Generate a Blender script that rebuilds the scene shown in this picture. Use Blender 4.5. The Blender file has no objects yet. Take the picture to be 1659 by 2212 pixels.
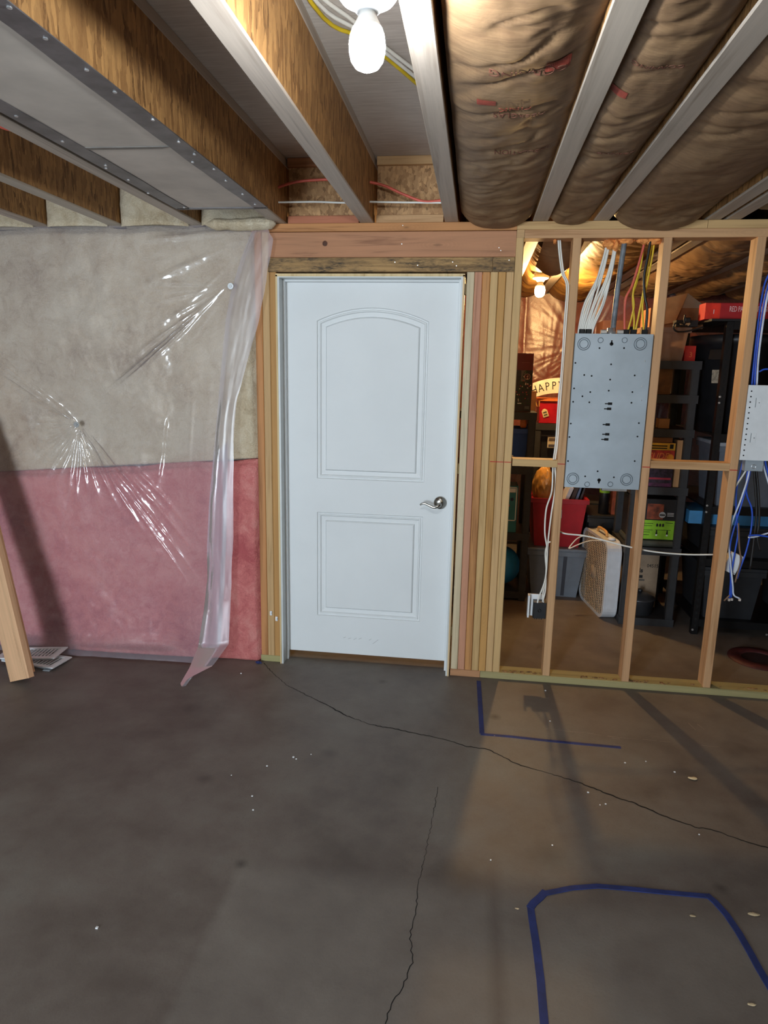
import bpy, bmesh, math, random
import numpy as np
from mathutils import Vector, Matrix
random.seed(7)
sc = bpy.context.scene
col = sc.collection

# ------------------------------------------------------------------ camera, world, lights, exposure
CAM = np.array([0.0, -3.4324, 1.6]); YAW, PITCH, ROLL, FPX = .1303, -.2032, .0193, 1459.19
FW = np.array([-math.sin(YAW) * math.cos(PITCH), math.cos(YAW) * math.cos(PITCH), math.sin(PITCH)])
_r = np.array([math.cos(YAW), math.sin(YAW), 0.0]); _u = np.cross(_r, FW)
RR = math.cos(ROLL) * _r + math.sin(ROLL) * _u; UU = -math.sin(ROLL) * _r + math.cos(ROLL) * _u
cd = bpy.data.cameras.new('camera'); cam = bpy.data.objects.new('camera', cd); col.objects.link(cam)
M = Matrix.Identity(4)
for i in range(3):
    M[i][0], M[i][1], M[i][2], M[i][3] = RR[i], UU[i], -FW[i], CAM[i]
cam.matrix_world = M
cd.sensor_fit = 'VERTICAL'; cd.sensor_height = 24.0; cd.lens = 24.0 * FPX / 2212.0
cd.clip_start = .02; cd.clip_end = 100
sc.camera = cam

w = bpy.data.worlds.new('world'); sc.world = w; w.use_nodes = True
w.node_tree.nodes['Background'].inputs[0].default_value = (.55, .75, 1.0, 1)
w.node_tree.nodes['Background'].inputs[1].default_value = 1.0
def area_lamp(name, loc, rot, sx, sy, power, color):
    d = bpy.data.lights.new(name, 'AREA'); d.shape = 'RECTANGLE'; d.size = sx; d.size_y = sy; d.energy = power; d.color = color
    o = bpy.data.objects.new(name, d); o.location = loc; o.rotation_euler = rot; col.objects.link(o); return o
# daylight through the glazed door and the window of the room behind the camera
area_lamp('daylight_patio_door', (-1.5, -6.35, 1.1), (math.radians(90), 0, 0), 1.7, 2.0, 440, (.78, .90, 1.0))
BULB_MAIN, BULB_STORE, BULB_REAR_FILL = 540.0, 1250.0, 340.0
sc.view_settings.view_transform = 'Standard'; sc.view_settings.look = 'None'
sc.view_settings.gamma = 1.0; sc.view_settings.use_curve_mapping = False
sc.view_settings.exposure = 0.0

# ------------------------------------------------------------------ helpers
def ray(px, py): return FW + RR * (px - 829.5) / FPX - UU * (py - 1106.0) / FPX
def aty(px, py, y): d = ray(px, py); return CAM + d * (y - CAM[1]) / d[1]        # photo direction met with the plane y
def atz(px, py, z): d = ray(px, py); return CAM + d * (z - CAM[2]) / d[2]        # photo direction met with a level z
def span(x0, y0, x1, y1, y):
    return (aty(x0, (y0 + y1) / 2, y)[0], aty(x1, (y0 + y1) / 2, y)[0], aty((x0 + x1) / 2, y1, y)[2], aty((x0 + x1) / 2, y0, y)[2])
def lin(c):
    return tuple(((v / 255) / 12.92 if v / 255 <= .04045 else ((v / 255 + .055) / 1.055) ** 2.4) for v in c) + (1,)

def vnoise(p, seed=0):
    p = np.asarray(p, float); i = np.floor(p).astype(np.int64); f = p - i; f = f * f * (3 - 2 * f)
    def h(a, b, c):
        n = (a * 374761393 + b * 668265263 + c * 2147483647 + seed * 1274126177) & 0xffffffff
        n = ((n ^ (n >> 13)) * 1274126177) & 0xffffffff
        return ((n ^ (n >> 16)) & 0xffff) / 65535.0
    r = 0
    for dx in (0, 1):
        for dy in (0, 1):
            for dz in (0, 1):
                wgt = (f[..., 0] if dx else 1 - f[..., 0]) * (f[..., 1] if dy else 1 - f[..., 1]) * (f[..., 2] if dz else 1 - f[..., 2])
                r = r + wgt * h(i[..., 0] + dx, i[..., 1] + dy, i[..., 2] + dz)
    return r * 2 - 1
def fbm(x, y, z=0.0, o=4, seed=0):
    x, y, z = np.broadcast_arrays(np.asarray(x, float), y, z); s = 0; a = 1.0; t = 0
    for k in range(o):
        s = s + a * vnoise(np.stack([x, y, z], -1) * 2 ** k, seed + k); t += a; a *= .5
    return s / t

class MB:
    """collects vertices and faces, then links them as one mesh object"""
    def __init__(s): s.v = []; s.f = []; s.smooth = False; s.uv = None
    def add(s, vs, fs):
        n = len(s.v); s.v += [tuple(map(float, v)) for v in vs]; s.f += [tuple(i + n for i in f) for f in fs]; return s
    def box(s, x0, x1, y0, y1, z0, z1, c=0.0, axis=None):
        if x0 > x1: x0, x1 = x1, x0
        if y0 > y1: y0, y1 = y1, y0
        if z0 > z1: z0, z1 = z1, z0
        if c <= 0:
            return s.add([(x0, y0, z0), (x1, y0, z0), (x1, y1, z0), (x0, y1, z0), (x0, y0, z1), (x1, y0, z1), (x1, y1, z1), (x0, y1, z1)],
                         [(0, 3, 2, 1), (4, 5, 6, 7), (0, 1, 5, 4), (1, 2, 6, 5), (2, 3, 7, 6), (3, 0, 4, 7)])
        L = (x1 - x0, y1 - y0, z1 - z0)
        if axis is None: axis = L.index(max(L))
        lo = [x0, y0, z0]; hi = [x1, y1, z1]; a, b = (axis + 1) % 3, (axis + 2) % 3
        pr = [(lo[a] + c, lo[b]), (hi[a] - c, lo[b]), (hi[a], lo[b] + c), (hi[a], hi[b] - c), (hi[a] - c, hi[b]), (lo[a] + c, hi[b]), (lo[a], hi[b] - c), (lo[a], lo[b] + c)]
        vs = []
        for e in (lo[axis], hi[axis]):
            for q in pr:
                p = [0, 0, 0]; p[axis] = e; p[a], p[b] = q; vs.append(p)
        return s.add(vs, [tuple(range(7, -1, -1)), tuple(range(8, 16))] + [(i, (i + 1) % 8, 8 + (i + 1) % 8, 8 + i) for i in range(8)])
    def rbox(s, x0, x1, y0, y1, z0, z1, r=.01):
        bm = bmesh.new(); bmesh.ops.create_cube(bm, size=1)
        for v in bm.verts: v.co = Vector(((x0 + x1) / 2 + v.co.x * (x1 - x0), (y0 + y1) / 2 + v.co.y * (y1 - y0), (z0 + z1) / 2 + v.co.z * (z1 - z0)))
        bmesh.ops.bevel(bm, geom=bm.edges[:], offset=r, segments=2, affect='EDGES', profile=.5)
        return s.bm(bm)
    def bm(s, bm, m=None):
        bm.verts.index_update(); vs = [(m @ v.co if m else v.co) for v in bm.verts]; fs = [tuple(v.index for v in f.verts) for f in bm.faces]; bm.free(); return s.add(vs, fs)
    def tube(s, pts, r, n=8, cap=True):
        pts = [Vector(p) for p in pts]; N = len(pts); rs = r if isinstance(r, (list, tuple)) else [r] * N
        t0 = (pts[1] - pts[0]).normalized(); up = Vector((0, 0, 1)) if abs(t0.z) < .9 else Vector((1, 0, 0)); a = t0.cross(up).normalized(); vs = []
        for i, p in enumerate(pts):
            t = ((pts[min(i + 1, N - 1)] - pts[max(i - 1, 0)])).normalized(); a = (a - t * a.dot(t)).normalized(); b = t.cross(a)
            for k in range(n):
                g = 2 * math.pi * k / n; vs.append(p + (a * math.cos(g) + b * math.sin(g)) * rs[i])
        fs = [(i * n + k, i * n + (k + 1) % n, (i + 1) * n + (k + 1) % n, (i + 1) * n + k) for i in range(N - 1) for k in range(n)]
        if cap: fs += [tuple(range(n - 1, -1, -1)), tuple((N - 1) * n + k for k in range(n))]
        s.smooth = True
        return s.add(vs, fs)
    def lathe(s, prof, n=32, m=None, cap=True):
        m = m or Matrix.Identity(4); vs = []; N = len(prof)
        for (rr, zz) in prof:
            for k in range(n):
                g = 2 * math.pi * k / n; vs.append(m @ Vector((rr * math.cos(g), rr * math.sin(g), zz)))
        fs = [(i * n + k, i * n + (k + 1) % n, (i + 1) * n + (k + 1) % n, (i + 1) * n + k) for i in range(N - 1) for k in range(n)]
        if cap: fs += [tuple(range(n - 1, -1, -1)), tuple((N - 1) * n + k for k in range(n))]
        return s.add(vs, fs)
    def grid(s, P):
        P = np.asarray(P, float); a, b = P.shape[:2]; s.smooth = True
        return s.add(P.reshape(-1, 3), [(i * b + j, i * b + j + 1, (i + 1) * b + j + 1, (i + 1) * b + j) for i in range(a - 1) for j in range(b - 1)])
    def prism(s, poly, d0, d1, m):
        """polygon in the local xy plane, extruded from d0 to d1 along local z, placed by m"""
        n = len(poly)
        return s.add([m @ Vector((x, y, d)) for d in (d0, d1) for (x, y) in poly],
                     [tuple(range(n - 1, -1, -1)), tuple(range(n, 2 * n))] + [(i, (i + 1) % n, n + (i + 1) % n, n + i) for i in range(n)])
    def build(s, name, mat, parent=None, origin=None):
        me = bpy.data.meshes.new(name); V = np.array(s.v)
        if origin is None:
            if parent is not None: origin = parent['_w']
            else: origin = ((V[:, 0].min() + V[:, 0].max()) / 2, (V[:, 1].min() + V[:, 1].max()) / 2, V[:, 2].min())
        O = np.array(list(origin)); me.from_pydata((V - O).tolist(), [], s.f); me.update()
        bm = bmesh.new(); bm.from_mesh(me); bmesh.ops.recalc_face_normals(bm, faces=bm.faces) if not s.smooth else None; bm.to_mesh(me); bm.free()
        if s.smooth: me.shade_smooth()
        me.materials.append(mat)
        o = bpy.data.objects.new(name, me); col.objects.link(o)
        if parent is not None:
            o.parent = parent; pw = np.array(list(parent['_w'])); o.location = O - pw
        else: o.location = O
        o['_w'] = [float(q) for q in O]
        return o

def tag(o, label=None, cat=None, group=None, kind=None):
    if label: o['label'] = label
    if cat: o['category'] = cat
    if group: o['group'] = group
    if kind: o['kind'] = kind
    return o
def thing(name, loc, label=None, cat=None, group=None, kind=None):
    o = bpy.data.objects.new(name, None); o.location = loc; o.empty_display_size = .05; col.objects.link(o); o['_w'] = [float(q) for q in loc]
    return tag(o, label, cat, group, kind)
def bx(name, mat, parent, *a, c=0.0, axis=None): return MB().box(*a, c=c, axis=axis).build(name, mat, parent)
def facing(loc, rz=0.0):
    """local x right, local y up, local z towards the camera side (-y world), turned by rz about the vertical"""
    return Matrix.Translation(Vector([float(q) for q in loc])) @ Matrix.Rotation(rz, 4, 'Z') @ Matrix(((1, 0, 0, 0), (0, 0, -1, 0), (0, 1, 0, 0), (0, 0, 0, 1)))
def text_mb(body, m, size, depth=.0015, sx=1.0, align='CENTER', shear=0.0, bold=0.0):
    cu = bpy.data.curves.new('t', 'FONT'); cu.body = body; cu.size = size; cu.extrude = depth; cu.align_x = align; cu.align_y = 'CENTER'; cu.resolution_u = 3; cu.shear = shear; cu.offset = bold
    ob = bpy.data.objects.new('t', cu); col.objects.link(ob)
    me = bpy.data.meshes.new_from_object(ob.evaluated_get(bpy.context.evaluated_depsgraph_get()))
    b = MB(); S = Matrix.Diagonal((sx, 1, 1, 1)); b.add([m @ S @ v.co for v in me.vertices], [tuple(p.vertices) for p in me.polygons])
    bpy.data.objects.remove(ob); bpy.data.curves.remove(cu); bpy.data.meshes.remove(me)
    return b
def catmull(P, n=8):
    P = [np.array(p, float) for p in P]; Q = [2 * P[0] - P[1]] + P + [2 * P[-1] - P[-2]]; out = []
    for i in range(1, len(Q) - 2):
        for k in range(n):
            t = k / n; a, b, c, d = Q[i - 1:i + 3]
            out.append(.5 * ((2 * b) + (-a + c) * t + (2 * a - 5 * b + 4 * c - d) * t * t + (-a + 3 * b - 3 * c + d) * t ** 3))
    return out + [P[-1]]

# ------------------------------------------------------------------ materials
class NT:
    def __init__(s, name):
        s.m = bpy.data.materials.new(name); s.m.use_nodes = True; s.t = s.m.node_tree; s.n = s.t.nodes
        s.b = s.n['Principled BSDF']; s.out = s.n['Material Output']
    def new(s, ty, **kw):
        o = s.n.new(ty)
        for k, v in kw.items(): setattr(o, k, v)
        return o
    def link(s, a, b): s.t.links.new(a, b)
    def val(s, o, name, v):
        if hasattr(v, 'is_output') or isinstance(v, bpy.types.NodeSocket): s.link(v, o.inputs[name])
        else: o.inputs[name].default_value = v
    def math(s, op, a, b=None, c=None, clamp=False):
        o = s.new('ShaderNodeMath', operation=op, use_clamp=clamp)
        for i, v in enumerate((a, b, c)):
            if v is not None: s.val(o, i, v)
        return o.outputs[0]
    def coords(s, scale=(1, 1, 1), rnd=True, kind='Object'):
        tc = s.new('ShaderNodeTexCoord'); v = tc.outputs[kind]
        if rnd:
            oi = s.new('ShaderNodeObjectInfo'); vm = s.new('ShaderNodeVectorMath', operation='SCALE'); vm.inputs[0].default_value = (13.1, 29.7, 17.3)
            s.link(oi.outputs['Random'], vm.inputs['Scale']); ad = s.new('ShaderNodeVectorMath', operation='ADD'); s.link(v, ad.inputs[0]); s.link(vm.outputs[0], ad.inputs[1]); v = ad.outputs[0]
        mp = s.new('ShaderNodeMapping'); s.link(v, mp.inputs[0]); mp.inputs['Scale'].default_value = scale
        return mp.outputs[0]
    def noise(s, vec, scale=1.0, detail=4.0, rough=.55, dist=0.0):
        o = s.new('ShaderNodeTexNoise'); s.link(vec, o.inputs['Vector']); o.inputs['Scale'].default_value = scale; o.inputs['Detail'].default_value = detail
        o.inputs['Roughness'].default_value = rough; o.inputs['Distortion'].default_value = dist; return o.outputs['Fac']
    def ramp(s, fac, stops):
        o = s.new('ShaderNodeValToRGB'); e = o.color_ramp.elements
        while len(e) < len(stops): e.new(.5)
        for q, (p, c) in zip(e, stops): q.position = p; q.color = c if len(c) == 4 else lin(c)
        s.link(fac, o.inputs[0]); return o.outputs[0]
    def mix(s, fac, a, b, mode='MIX'):
        o = s.new('ShaderNodeMix', data_type='RGBA', blend_type=mode); s.val(o, 0, fac); s.val(o, 6, a); s.val(o, 7, b); return o.outputs[2]
    def bump(s, h, strength=.3, dist=.002):
        o = s.new('ShaderNodeBump'); o.inputs['Strength'].default_value = strength; o.inputs['Distance'].default_value = dist; s.link(h, o.inputs['Height']); s.link(o.outputs[0], s.b.inputs['Normal']); return o
    def done(s, color=None, rough=None, metal=None, spec=None):
        if color is not None: s.val(s.b, 'Base Color', color)
        if rough is not None: s.val(s.b, 'Roughness', rough)
        if metal is not None: s.val(s.b, 'Metallic', metal)
        if spec is not None: s.val(s.b, 'Specular IOR Level', spec)
        return s.m
def plain(name, c, rough=.5, metal=0.0, var=.08, scale=18.0, bump=0.0, spec=.5):
    t = NT(name); f = t.noise(t.coords(), scale, 4)
    a = lin(tuple(max(0, q * (1 - var)) for q in c)); b = lin(tuple(min(255, q * (1 + var)) for q in c))
    if bump: t.bump(t.noise(t.coords(), scale * 4, 3), bump, .002)
    return t.done(t.ramp(f, [(.3, a), (.7, b)]), rough, metal, spec)
def wood(name, axis, light, dark, knot=.5, rough=.62, per=.16, ac=26, di=.6):
    t = NT(name)
    sc1 = [ac, ac, ac]; sc1[axis] = 1.1; sc2 = [170, 170, 170]; sc2[axis] = 5; sk = [7.5, 7.5, 7.5]; sk[axis] = 2.4
    g = t.noise(t.coords(sc1), 1, 4, .55, di); fine = t.noise(t.coords(sc2), 1, 3)
    gf = t.math('ADD', t.math('MULTIPLY', g, .75), t.math('MULTIPLY', fine, .25))
    c = t.ramp(gf, [(.30, dark), (.46, light), (.60, tuple(min(255, q * 1.06) for q in light)), (.72, tuple(q * .86 for q in light))])
    vo = t.new('ShaderNodeTexVoronoi'); t.link(t.coords(sk), vo.inputs['Vector']); vo.inputs['Scale'].default_value = 1
    kd = t.math('ADD', vo.outputs['Distance'], t.math('MULTIPLY', t.math('SUBTRACT', fine, .5), .06))
    kn = t.math('SUBTRACT', 1.0, t.math('SMOOTH_MIN', t.math('MULTIPLY', kd, 9.0 / max(knot, .05)), 1.0, .2), clamp=True)
    ring = t.math('MULTIPLY', t.math('SUBTRACT', 1.0, t.math('MULTIPLY', vo.outputs['Distance'], 2.6), clamp=True), t.math('MULTIPLY', t.math('SINE', t.math('MULTIPLY', vo.outputs['Distance'], 70.0)), .12))
    c = t.mix(kn, c, lin(tuple(q * .42 for q in dark)))
    oi = t.new('ShaderNodeObjectInfo'); hv = t.new('ShaderNodeHueSaturation')
    t.link(t.math('MULTIPLY_ADD', oi.outputs['Random'], per, 1 - per / 2), hv.inputs['Value']); t.link(t.math('MULTIPLY_ADD', t.math('FRACT', t.math('MULTIPLY', oi.outputs['Random'], 7.13)), .022, .489), hv.inputs['Hue']); t.link(c, hv.inputs['Color'])
    c2 = t.mix(t.math('ABSOLUTE', ring), hv.outputs[0], lin(tuple(q * .7 for q in dark)))
    t.bump(gf, .18, .001)
    return t.done(c2, rough, 0, .3)
def osb(name, light, dark, sc=(40, 40, 14)):
    t = NT(name); co = t.coords(sc); nz = t.new('ShaderNodeTexNoise'); t.link(co, nz.inputs['Vector']); nz.inputs['Scale'].default_value = .7
    wv = t.new('ShaderNodeVectorMath', operation='MULTIPLY_ADD'); t.link(nz.outputs['Color'], wv.inputs[0]); wv.inputs[1].default_value = (1.6, 1.6, 1.6); t.link(co, wv.inputs[2])
    vo = t.new('ShaderNodeTexVoronoi'); t.link(wv.outputs[0], vo.inputs['Vector']); vo.inputs['Scale'].default_value = 1
    ss = t.new('ShaderNodeSeparateColor'); t.link(vo.outputs['Color'], ss.inputs[0])
    f = t.noise(t.coords(tuple(q * 5 for q in sc)), 1, 3)
    h = t.math('ADD', t.math('MULTIPLY', ss.outputs[0], .62), t.math('MULTIPLY', f, .42))
    c = t.ramp(h, [(.12, tuple(q * .62 for q in dark)), (.3, dark), (.62, light), (.9, tuple(min(255, q * 1.14) for q in light))])
    t.bump(h, .5, .003)
    return t.done(c, .6, 0, .35)

FIR = ((178, 128, 78), (132, 86, 46)); PINE = ((190, 152, 108), (152, 112, 70)); ROSE = ((188, 140, 108), (148, 100, 72))
wood_z = wood('stud_fir', 2, *FIR); pale_z = wood('stud_pale', 2, (200, 182, 152), (166, 146, 114), knot=.3); pine_z = wood('stud_pine', 2, *PINE); rose_z = wood('stud_pink_fir', 2, *ROSE, knot=.4)
wood_x = wood('plate_fir', 0, *FIR); pine_x = wood('plate_pine', 0, *PINE); rose_x = wood('header_fir', 0, (172, 128, 90), (108, 72, 48), knot=.8, ac=17, di=1.6)
flange_y = wood('joist_flange', 1, (176, 164, 152), (152, 138, 124), knot=.25); flange_x = wood('blocking_flange', 0, (198, 152, 104), (160, 110, 70), knot=.3)
treat_x = wood('treated_plate', 0, (158, 150, 104), (118, 110, 70), knot=.3)
board_l = wood('leaning_board', 2, (214, 176, 132), (176, 130, 88), knot=.6)
osb_y = osb('joist_web_osb', (166, 124, 76), (138, 98, 58), (60, 80, 18)); osb_x = osb('blocking_osb', (184, 144, 100), (164, 122, 80), (80, 60, 46))
def mould_wood():
    t = NT('mould_stained_board'); g = t.noise(t.coords((1.2, 60, 60)), 1, 4); c = t.ramp(g, [(.3, (120, 92, 58)), (.6, (176, 140, 92))])
    m1 = t.noise(t.coords((5, 1, 26), rnd=False), 1, 5, .7); m2 = t.noise(t.coords((40, 1, 160), rnd=False), 1, 4, .7)
    f = t.math('MULTIPLY', t.ramp(m1, [(.42, (0, 0, 0, 1)), (.62, (1, 1, 1, 1))]), t.ramp(m2, [(.35, (.25, .25, .25, 1)), (.6, (1, 1, 1, 1))]))
    t.bump(t.noise(t.coords((30, 60, 200)), 1, 4), .4, .003)
    return t.done(t.mix(f, c, lin((42, 40, 38))), .8)
mould = mould_wood()
def concrete():
    t = NT('floor_concrete'); tc = t.new('ShaderNodeTexCoord'); P = tc.outputs['Object']
    big = t.noise(P, .9, 5, .6, .4); mid = t.noise(P, 5, 6, .65); fine = t.noise(P, 90, 4, .7)
    c = t.ramp(t.math('ADD', t.math('MULTIPLY', big, .6), t.math('MULTIPLY', mid, .4)), [(.36, (88, 78, 72)), (.50, (110, 101, 94)), (.64, (124, 119, 111))])
    c = t.mix(t.math('MULTIPLY', t.math('ABSOLUTE', t.math('SUBTRACT', fine, .5)), .9), c, lin((60, 53, 48)))
    sp = t.new('ShaderNodeSeparateXYZ'); t.link(P, sp.inputs[0]); X, Y = sp.outputs[0], sp.outputs[1]
    wob = t.math('MULTIPLY', t.math('SUBTRACT', mid, .5), .10)
    ss = lambda v, a, b: t.math('DIVIDE', t.math('SUBTRACT', v, a), b - a, clamp=True)
    # paler rectangle with softly wavering edges
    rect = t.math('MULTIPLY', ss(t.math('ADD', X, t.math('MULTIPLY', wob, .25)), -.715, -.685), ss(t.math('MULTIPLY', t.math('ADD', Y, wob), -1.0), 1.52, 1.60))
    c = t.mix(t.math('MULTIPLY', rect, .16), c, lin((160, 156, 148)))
    band = t.math('MULTIPLY', t.math('SUBTRACT', 1.0, t.math('DIVIDE', t.math('ABSOLUTE', t.math('SUBTRACT', t.math('ADD', X, t.math('MULTIPLY', wob, .2)), .128)), .035), clamp=True), ss(t.math('MULTIPLY', Y, -1.0), 1.35, 1.6))
    c = t.mix(t.math('MULTIPLY', band, .38), c, lin((58, 46, 38)))
    for (sx, sy, r, k) in ((-.70, -1.555, .03, .7), (-.55, -.86, .05, .45), (.16, -.42, .035, .7), (.02, -1.5, .12, .35), (-.42, -.14, .03, .45), (.32, -1.36, .09, .4), (.85, -1.42, .03, .6), (-.25, -1.02, .09, .3), (-1.3, -.58, .05, .4), (-1.0, -1.12, .04, .4)):
        d = t.new('ShaderNodeVectorMath', operation='DISTANCE'); t.link(P, d.inputs[0]); d.inputs[1].default_value = (sx, sy, 0)
        f = t.math('SUBTRACT', 1.0, t.math('DIVIDE', t.math('ADD', d.outputs['Value'], t.math('MULTIPLY', wob, r * 6)), r), clamp=True)
        c = t.mix(t.math('MULTIPLY', f, k), c, lin((42, 36, 31)))
    t.bump(t.math('ADD', t.math('MULTIPLY', mid, .6), t.math('MULTIPLY', fine, .4)), .25, .004)
    return t.done(c, t.math('MULTIPLY_ADD', mid, .25, .42), 0, .4)
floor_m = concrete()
wall_m = plain('foundation_concrete', (150, 147, 142), .9, 0, .12, 6, .3)
def subfloor():
    t = NT('subfloor_plywood'); g = t.noise(t.coords((8, 90, 90), rnd=False), 1, 4); b = t.noise(t.coords((2, 2, 2), rnd=False), 1, 4)
    t.bump(g, .15, .001)
    return t.done(t.ramp(t.math('ADD', t.math('MULTIPLY', g, .5), t.math('MULTIPLY', b, .5)), [(.36, (182, 172, 164)), (.6, (210, 202, 194))]), .75)
sub_m = subfloor()
def fluff(name, a, b, c3, sc=9, emb=.8):
    t = NT(name); co = t.coords((1, 1, 1)); n1 = t.noise(co, sc * .35, 4, .6); n2 = t.noise(co, sc * 1.3, 6, .7, 1.2); n3 = t.noise(co, sc * 14, 4, .75, .6)
    f = t.math('ADD', t.math('MULTIPLY', n1, .45), t.math('ADD', t.math('MULTIPLY', n2, .35), t.math('MULTIPLY', n3, .2)))
    t.bump(t.math('ADD', n2, t.math('MULTIPLY', n3, .6)), emb, .022)
    return t.done(t.ramp(f, [(.38, a), (.48, b), (.58, c3)]), 1.0, 0, 0.05)
tan_m = fluff('insulation_tan', (196, 174, 142), (222, 204, 174), (236, 222, 196))
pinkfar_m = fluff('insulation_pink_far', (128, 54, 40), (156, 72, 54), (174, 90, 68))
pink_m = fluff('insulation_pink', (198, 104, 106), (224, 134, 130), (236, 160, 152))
def kraft(name, a, b):
    t = NT(name); co = t.coords((1, 1, 1)); n = t.noise(co, 7, 5, .65, .5); n2 = t.noise(t.coords((14, 90, 14)), 1, 4)
    t.bump(t.math('ADD', n, t.math('MULTIPLY', n2, .5)), .35, .006)
    return t.done(t.ramp(t.math('ADD', t.math('MULTIPLY', n, .7), t.math('MULTIPLY', n2, .3)), [(.34, a), (.64, b)]), .55, 0, .4)
kraft_m = kraft('kraft_paper', (106, 80, 58), (140, 112, 82)); kraft2_m = kraft('kraft_paper_gold', (124, 88, 44), (166, 126, 68))
def film(name, tint=.98, haze=.22, rough=.15):
    t = NT(name); tr = t.new('ShaderNodeBsdfTransparent'); tr.inputs[0].default_value = (tint, tint, tint * 1.0, 1); gl = t.new('ShaderNodeBsdfGlossy'); gl.inputs['Roughness'].default_value = rough; gl.inputs[0].default_value = (1, 1, 1, 1)
    df = t.new('ShaderNodeBsdfDiffuse'); df.inputs[0].default_value = lin((236, 230, 248)); tl = t.new('ShaderNodeBsdfTranslucent'); tl.inputs[0].default_value = lin((236, 230, 248))
    fr = t.new('ShaderNodeFresnel'); fr.inputs[0].default_value = 1.5
    co = t.coords((1, 1, 1), rnd=False); n = t.noise(co, 26, 4, .6, .8); bp = t.new('ShaderNodeBump'); bp.inputs['Strength'].default_value = .12; bp.inputs['Distance'].default_value = .004; t.link(n, bp.inputs['Height'])
    t.link(bp.outputs[0], gl.inputs['Normal']); t.link(bp.outputs[0], fr.inputs['Normal'])
    m0 = t.new('ShaderNodeMixShader'); m0.inputs[0].default_value = .4; t.link(df.outputs[0], m0.inputs[1]); t.link(tl.outputs[0], m0.inputs[2])
    m1 = t.new('ShaderNodeMixShader'); m1.inputs[0].default_value = haze; t.link(tr.outputs[0], m1.inputs[1]); t.link(m0.outputs[0], m1.inputs[2])
    m2 = t.new('ShaderNodeMixShader'); t.link(t.math('MULTIPLY_ADD', fr.outputs[0], .85, .04), m2.inputs[0]); t.link(m1.outputs[0], m2.inputs[1]); t.link(gl.outputs[0], m2.inputs[2])
    t.link(m2.outputs[0], t.out.inputs[0]); return t.m
film_m = film('clear_plastic_sheet'); film2_m = film('folded_plastic_sheet', .96, .25, .36)
door_m = plain('door_white_paint', (220, 223, 224), .55, 0, .012, 3, .02, .3); jamb_m = plain('jamb_white_paint', (198, 201, 200), .4, 0, .03, 8)
raw_m = wood('jamb_raw_edge', 2, (206, 182, 138), (172, 142, 98), knot=.05)
nickel = plain('brushed_nickel', (176, 174, 168), .22, 1.0, .04, 40)
galv = plain('panel_steel', (172, 182, 190), .42, .3, .05, 5); galv2 = plain('bright_steel', (206, 208, 210), .3, .8, .05)
tape_grey = plain('duct_edge_metal', (112, 110, 112), .45, .6, .14, 12, .1); duct_m = plain('duct_board', (190, 180, 170), .75, 0, .07, 5, .1)
white_p = plain('white_plastic', (226, 228, 230), .35, 0, .02); black_p = plain('black_plastic', (26, 26, 29), .45, 0, .15); black_m = plain('black_metal', (22, 22, 24), .4, .3, .15)
dark_hole = plain('dark_hole', (10, 10, 11), .9, 0, .05); black_ink = plain('black_ink', (20, 19, 20), .7)
romex = plain('romex_white', (226, 224, 216), .5, 0, .03); romex_y = plain('romex_yellow', (214, 184, 40), .5); romex_r = plain('cable_red', (206, 92, 74), .5); romex_g = plain('cable_grey', (104, 110, 116), .5, 0, .2, 30); romex_k = plain('cable_black', (24, 24, 26), .45)
cat_blue = plain('cable_blue', (36, 82, 196), .45); cat_white = plain('cable_pale', (206, 214, 230), .45); cat_brown = plain('cable_brown', (120, 92, 72), .5)
foam_m = plain('fire_foam', (236, 140, 74), .8, 0, .2, 40, .5); tape_m = plain('blue_painters_tape', (34, 48, 104), .7, 0, .14, 20, .15)
red_ink = plain('red_marker', (176, 34, 30), .7); porcelain = plain('white_porcelain', (236, 238, 238), .25, 0, .02)
def emit(name, c, s):
    t = NT(name); e = t.new('ShaderNodeEmission'); e.inputs[0].default_value = c; e.inputs[1].default_value = s; t.link(e.outputs[0], t.out.inputs[0]); return t.m

# ------------------------------------------------------------------ the setting
ZP0, ZP1, ZJ, ZS = 2.233, 2.271, 2.309, 2.611          # lower plate, upper plate, joist bottoms, subfloor
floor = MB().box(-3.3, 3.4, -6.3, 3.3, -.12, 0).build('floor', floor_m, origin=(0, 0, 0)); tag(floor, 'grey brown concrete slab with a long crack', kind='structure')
def crack(pts, wd, seed):
    rnd = random.Random(seed); P = []
    pts = [atz(px, py, 0) for px, py in pts]
    for a, b in zip(pts[:-1], pts[1:]):
        L = np.linalg.norm(b - a); n = max(2, int(L / .012)); nrm = np.array([-(b - a)[1], (b - a)[0], 0]) / L
        for k in range(n): P.append(a + (b - a) * k / n + nrm * rnd.uniform(-.0035, .0035))
    P.append(pts[-1]); m = MB(); V = []; ww = wd
    for i, p in enumerate(P):
        d = P[min(i + 1, len(P) - 1)] - P[max(i - 1, 0)]; d = d / np.linalg.norm(d); nr = np.array([-d[1], d[0], 0]); ww = min(max(ww + rnd.uniform(-.25, .25) * wd, wd * .45), wd * 1.7)
        V += [p + nr * ww / 2 + (0, 0, .0006), p - nr * ww / 2 + (0, 0, .0006)]
    m.add(V, [(2 * i, 2 * i + 1, 2 * i + 3, 2 * i + 2) for i in range(len(P) - 1)])
    return m.build('crack', dark_hole, floor)
crack([(570, 1432), (590, 1455), (622, 1482), (700, 1520), (745, 1545), (800, 1565), (870, 1578), (962, 1598), (1010, 1613), (1053, 1618), (1120, 1652), (1178, 1668), (1250, 1690), (1330, 1722), (1365, 1733), (1440, 1765), (1500, 1786), (1545, 1795), (1600, 1815), (1662, 1832), (1760, 1868), (1900, 1905), (2060, 1960)], .0045, 3)
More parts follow.
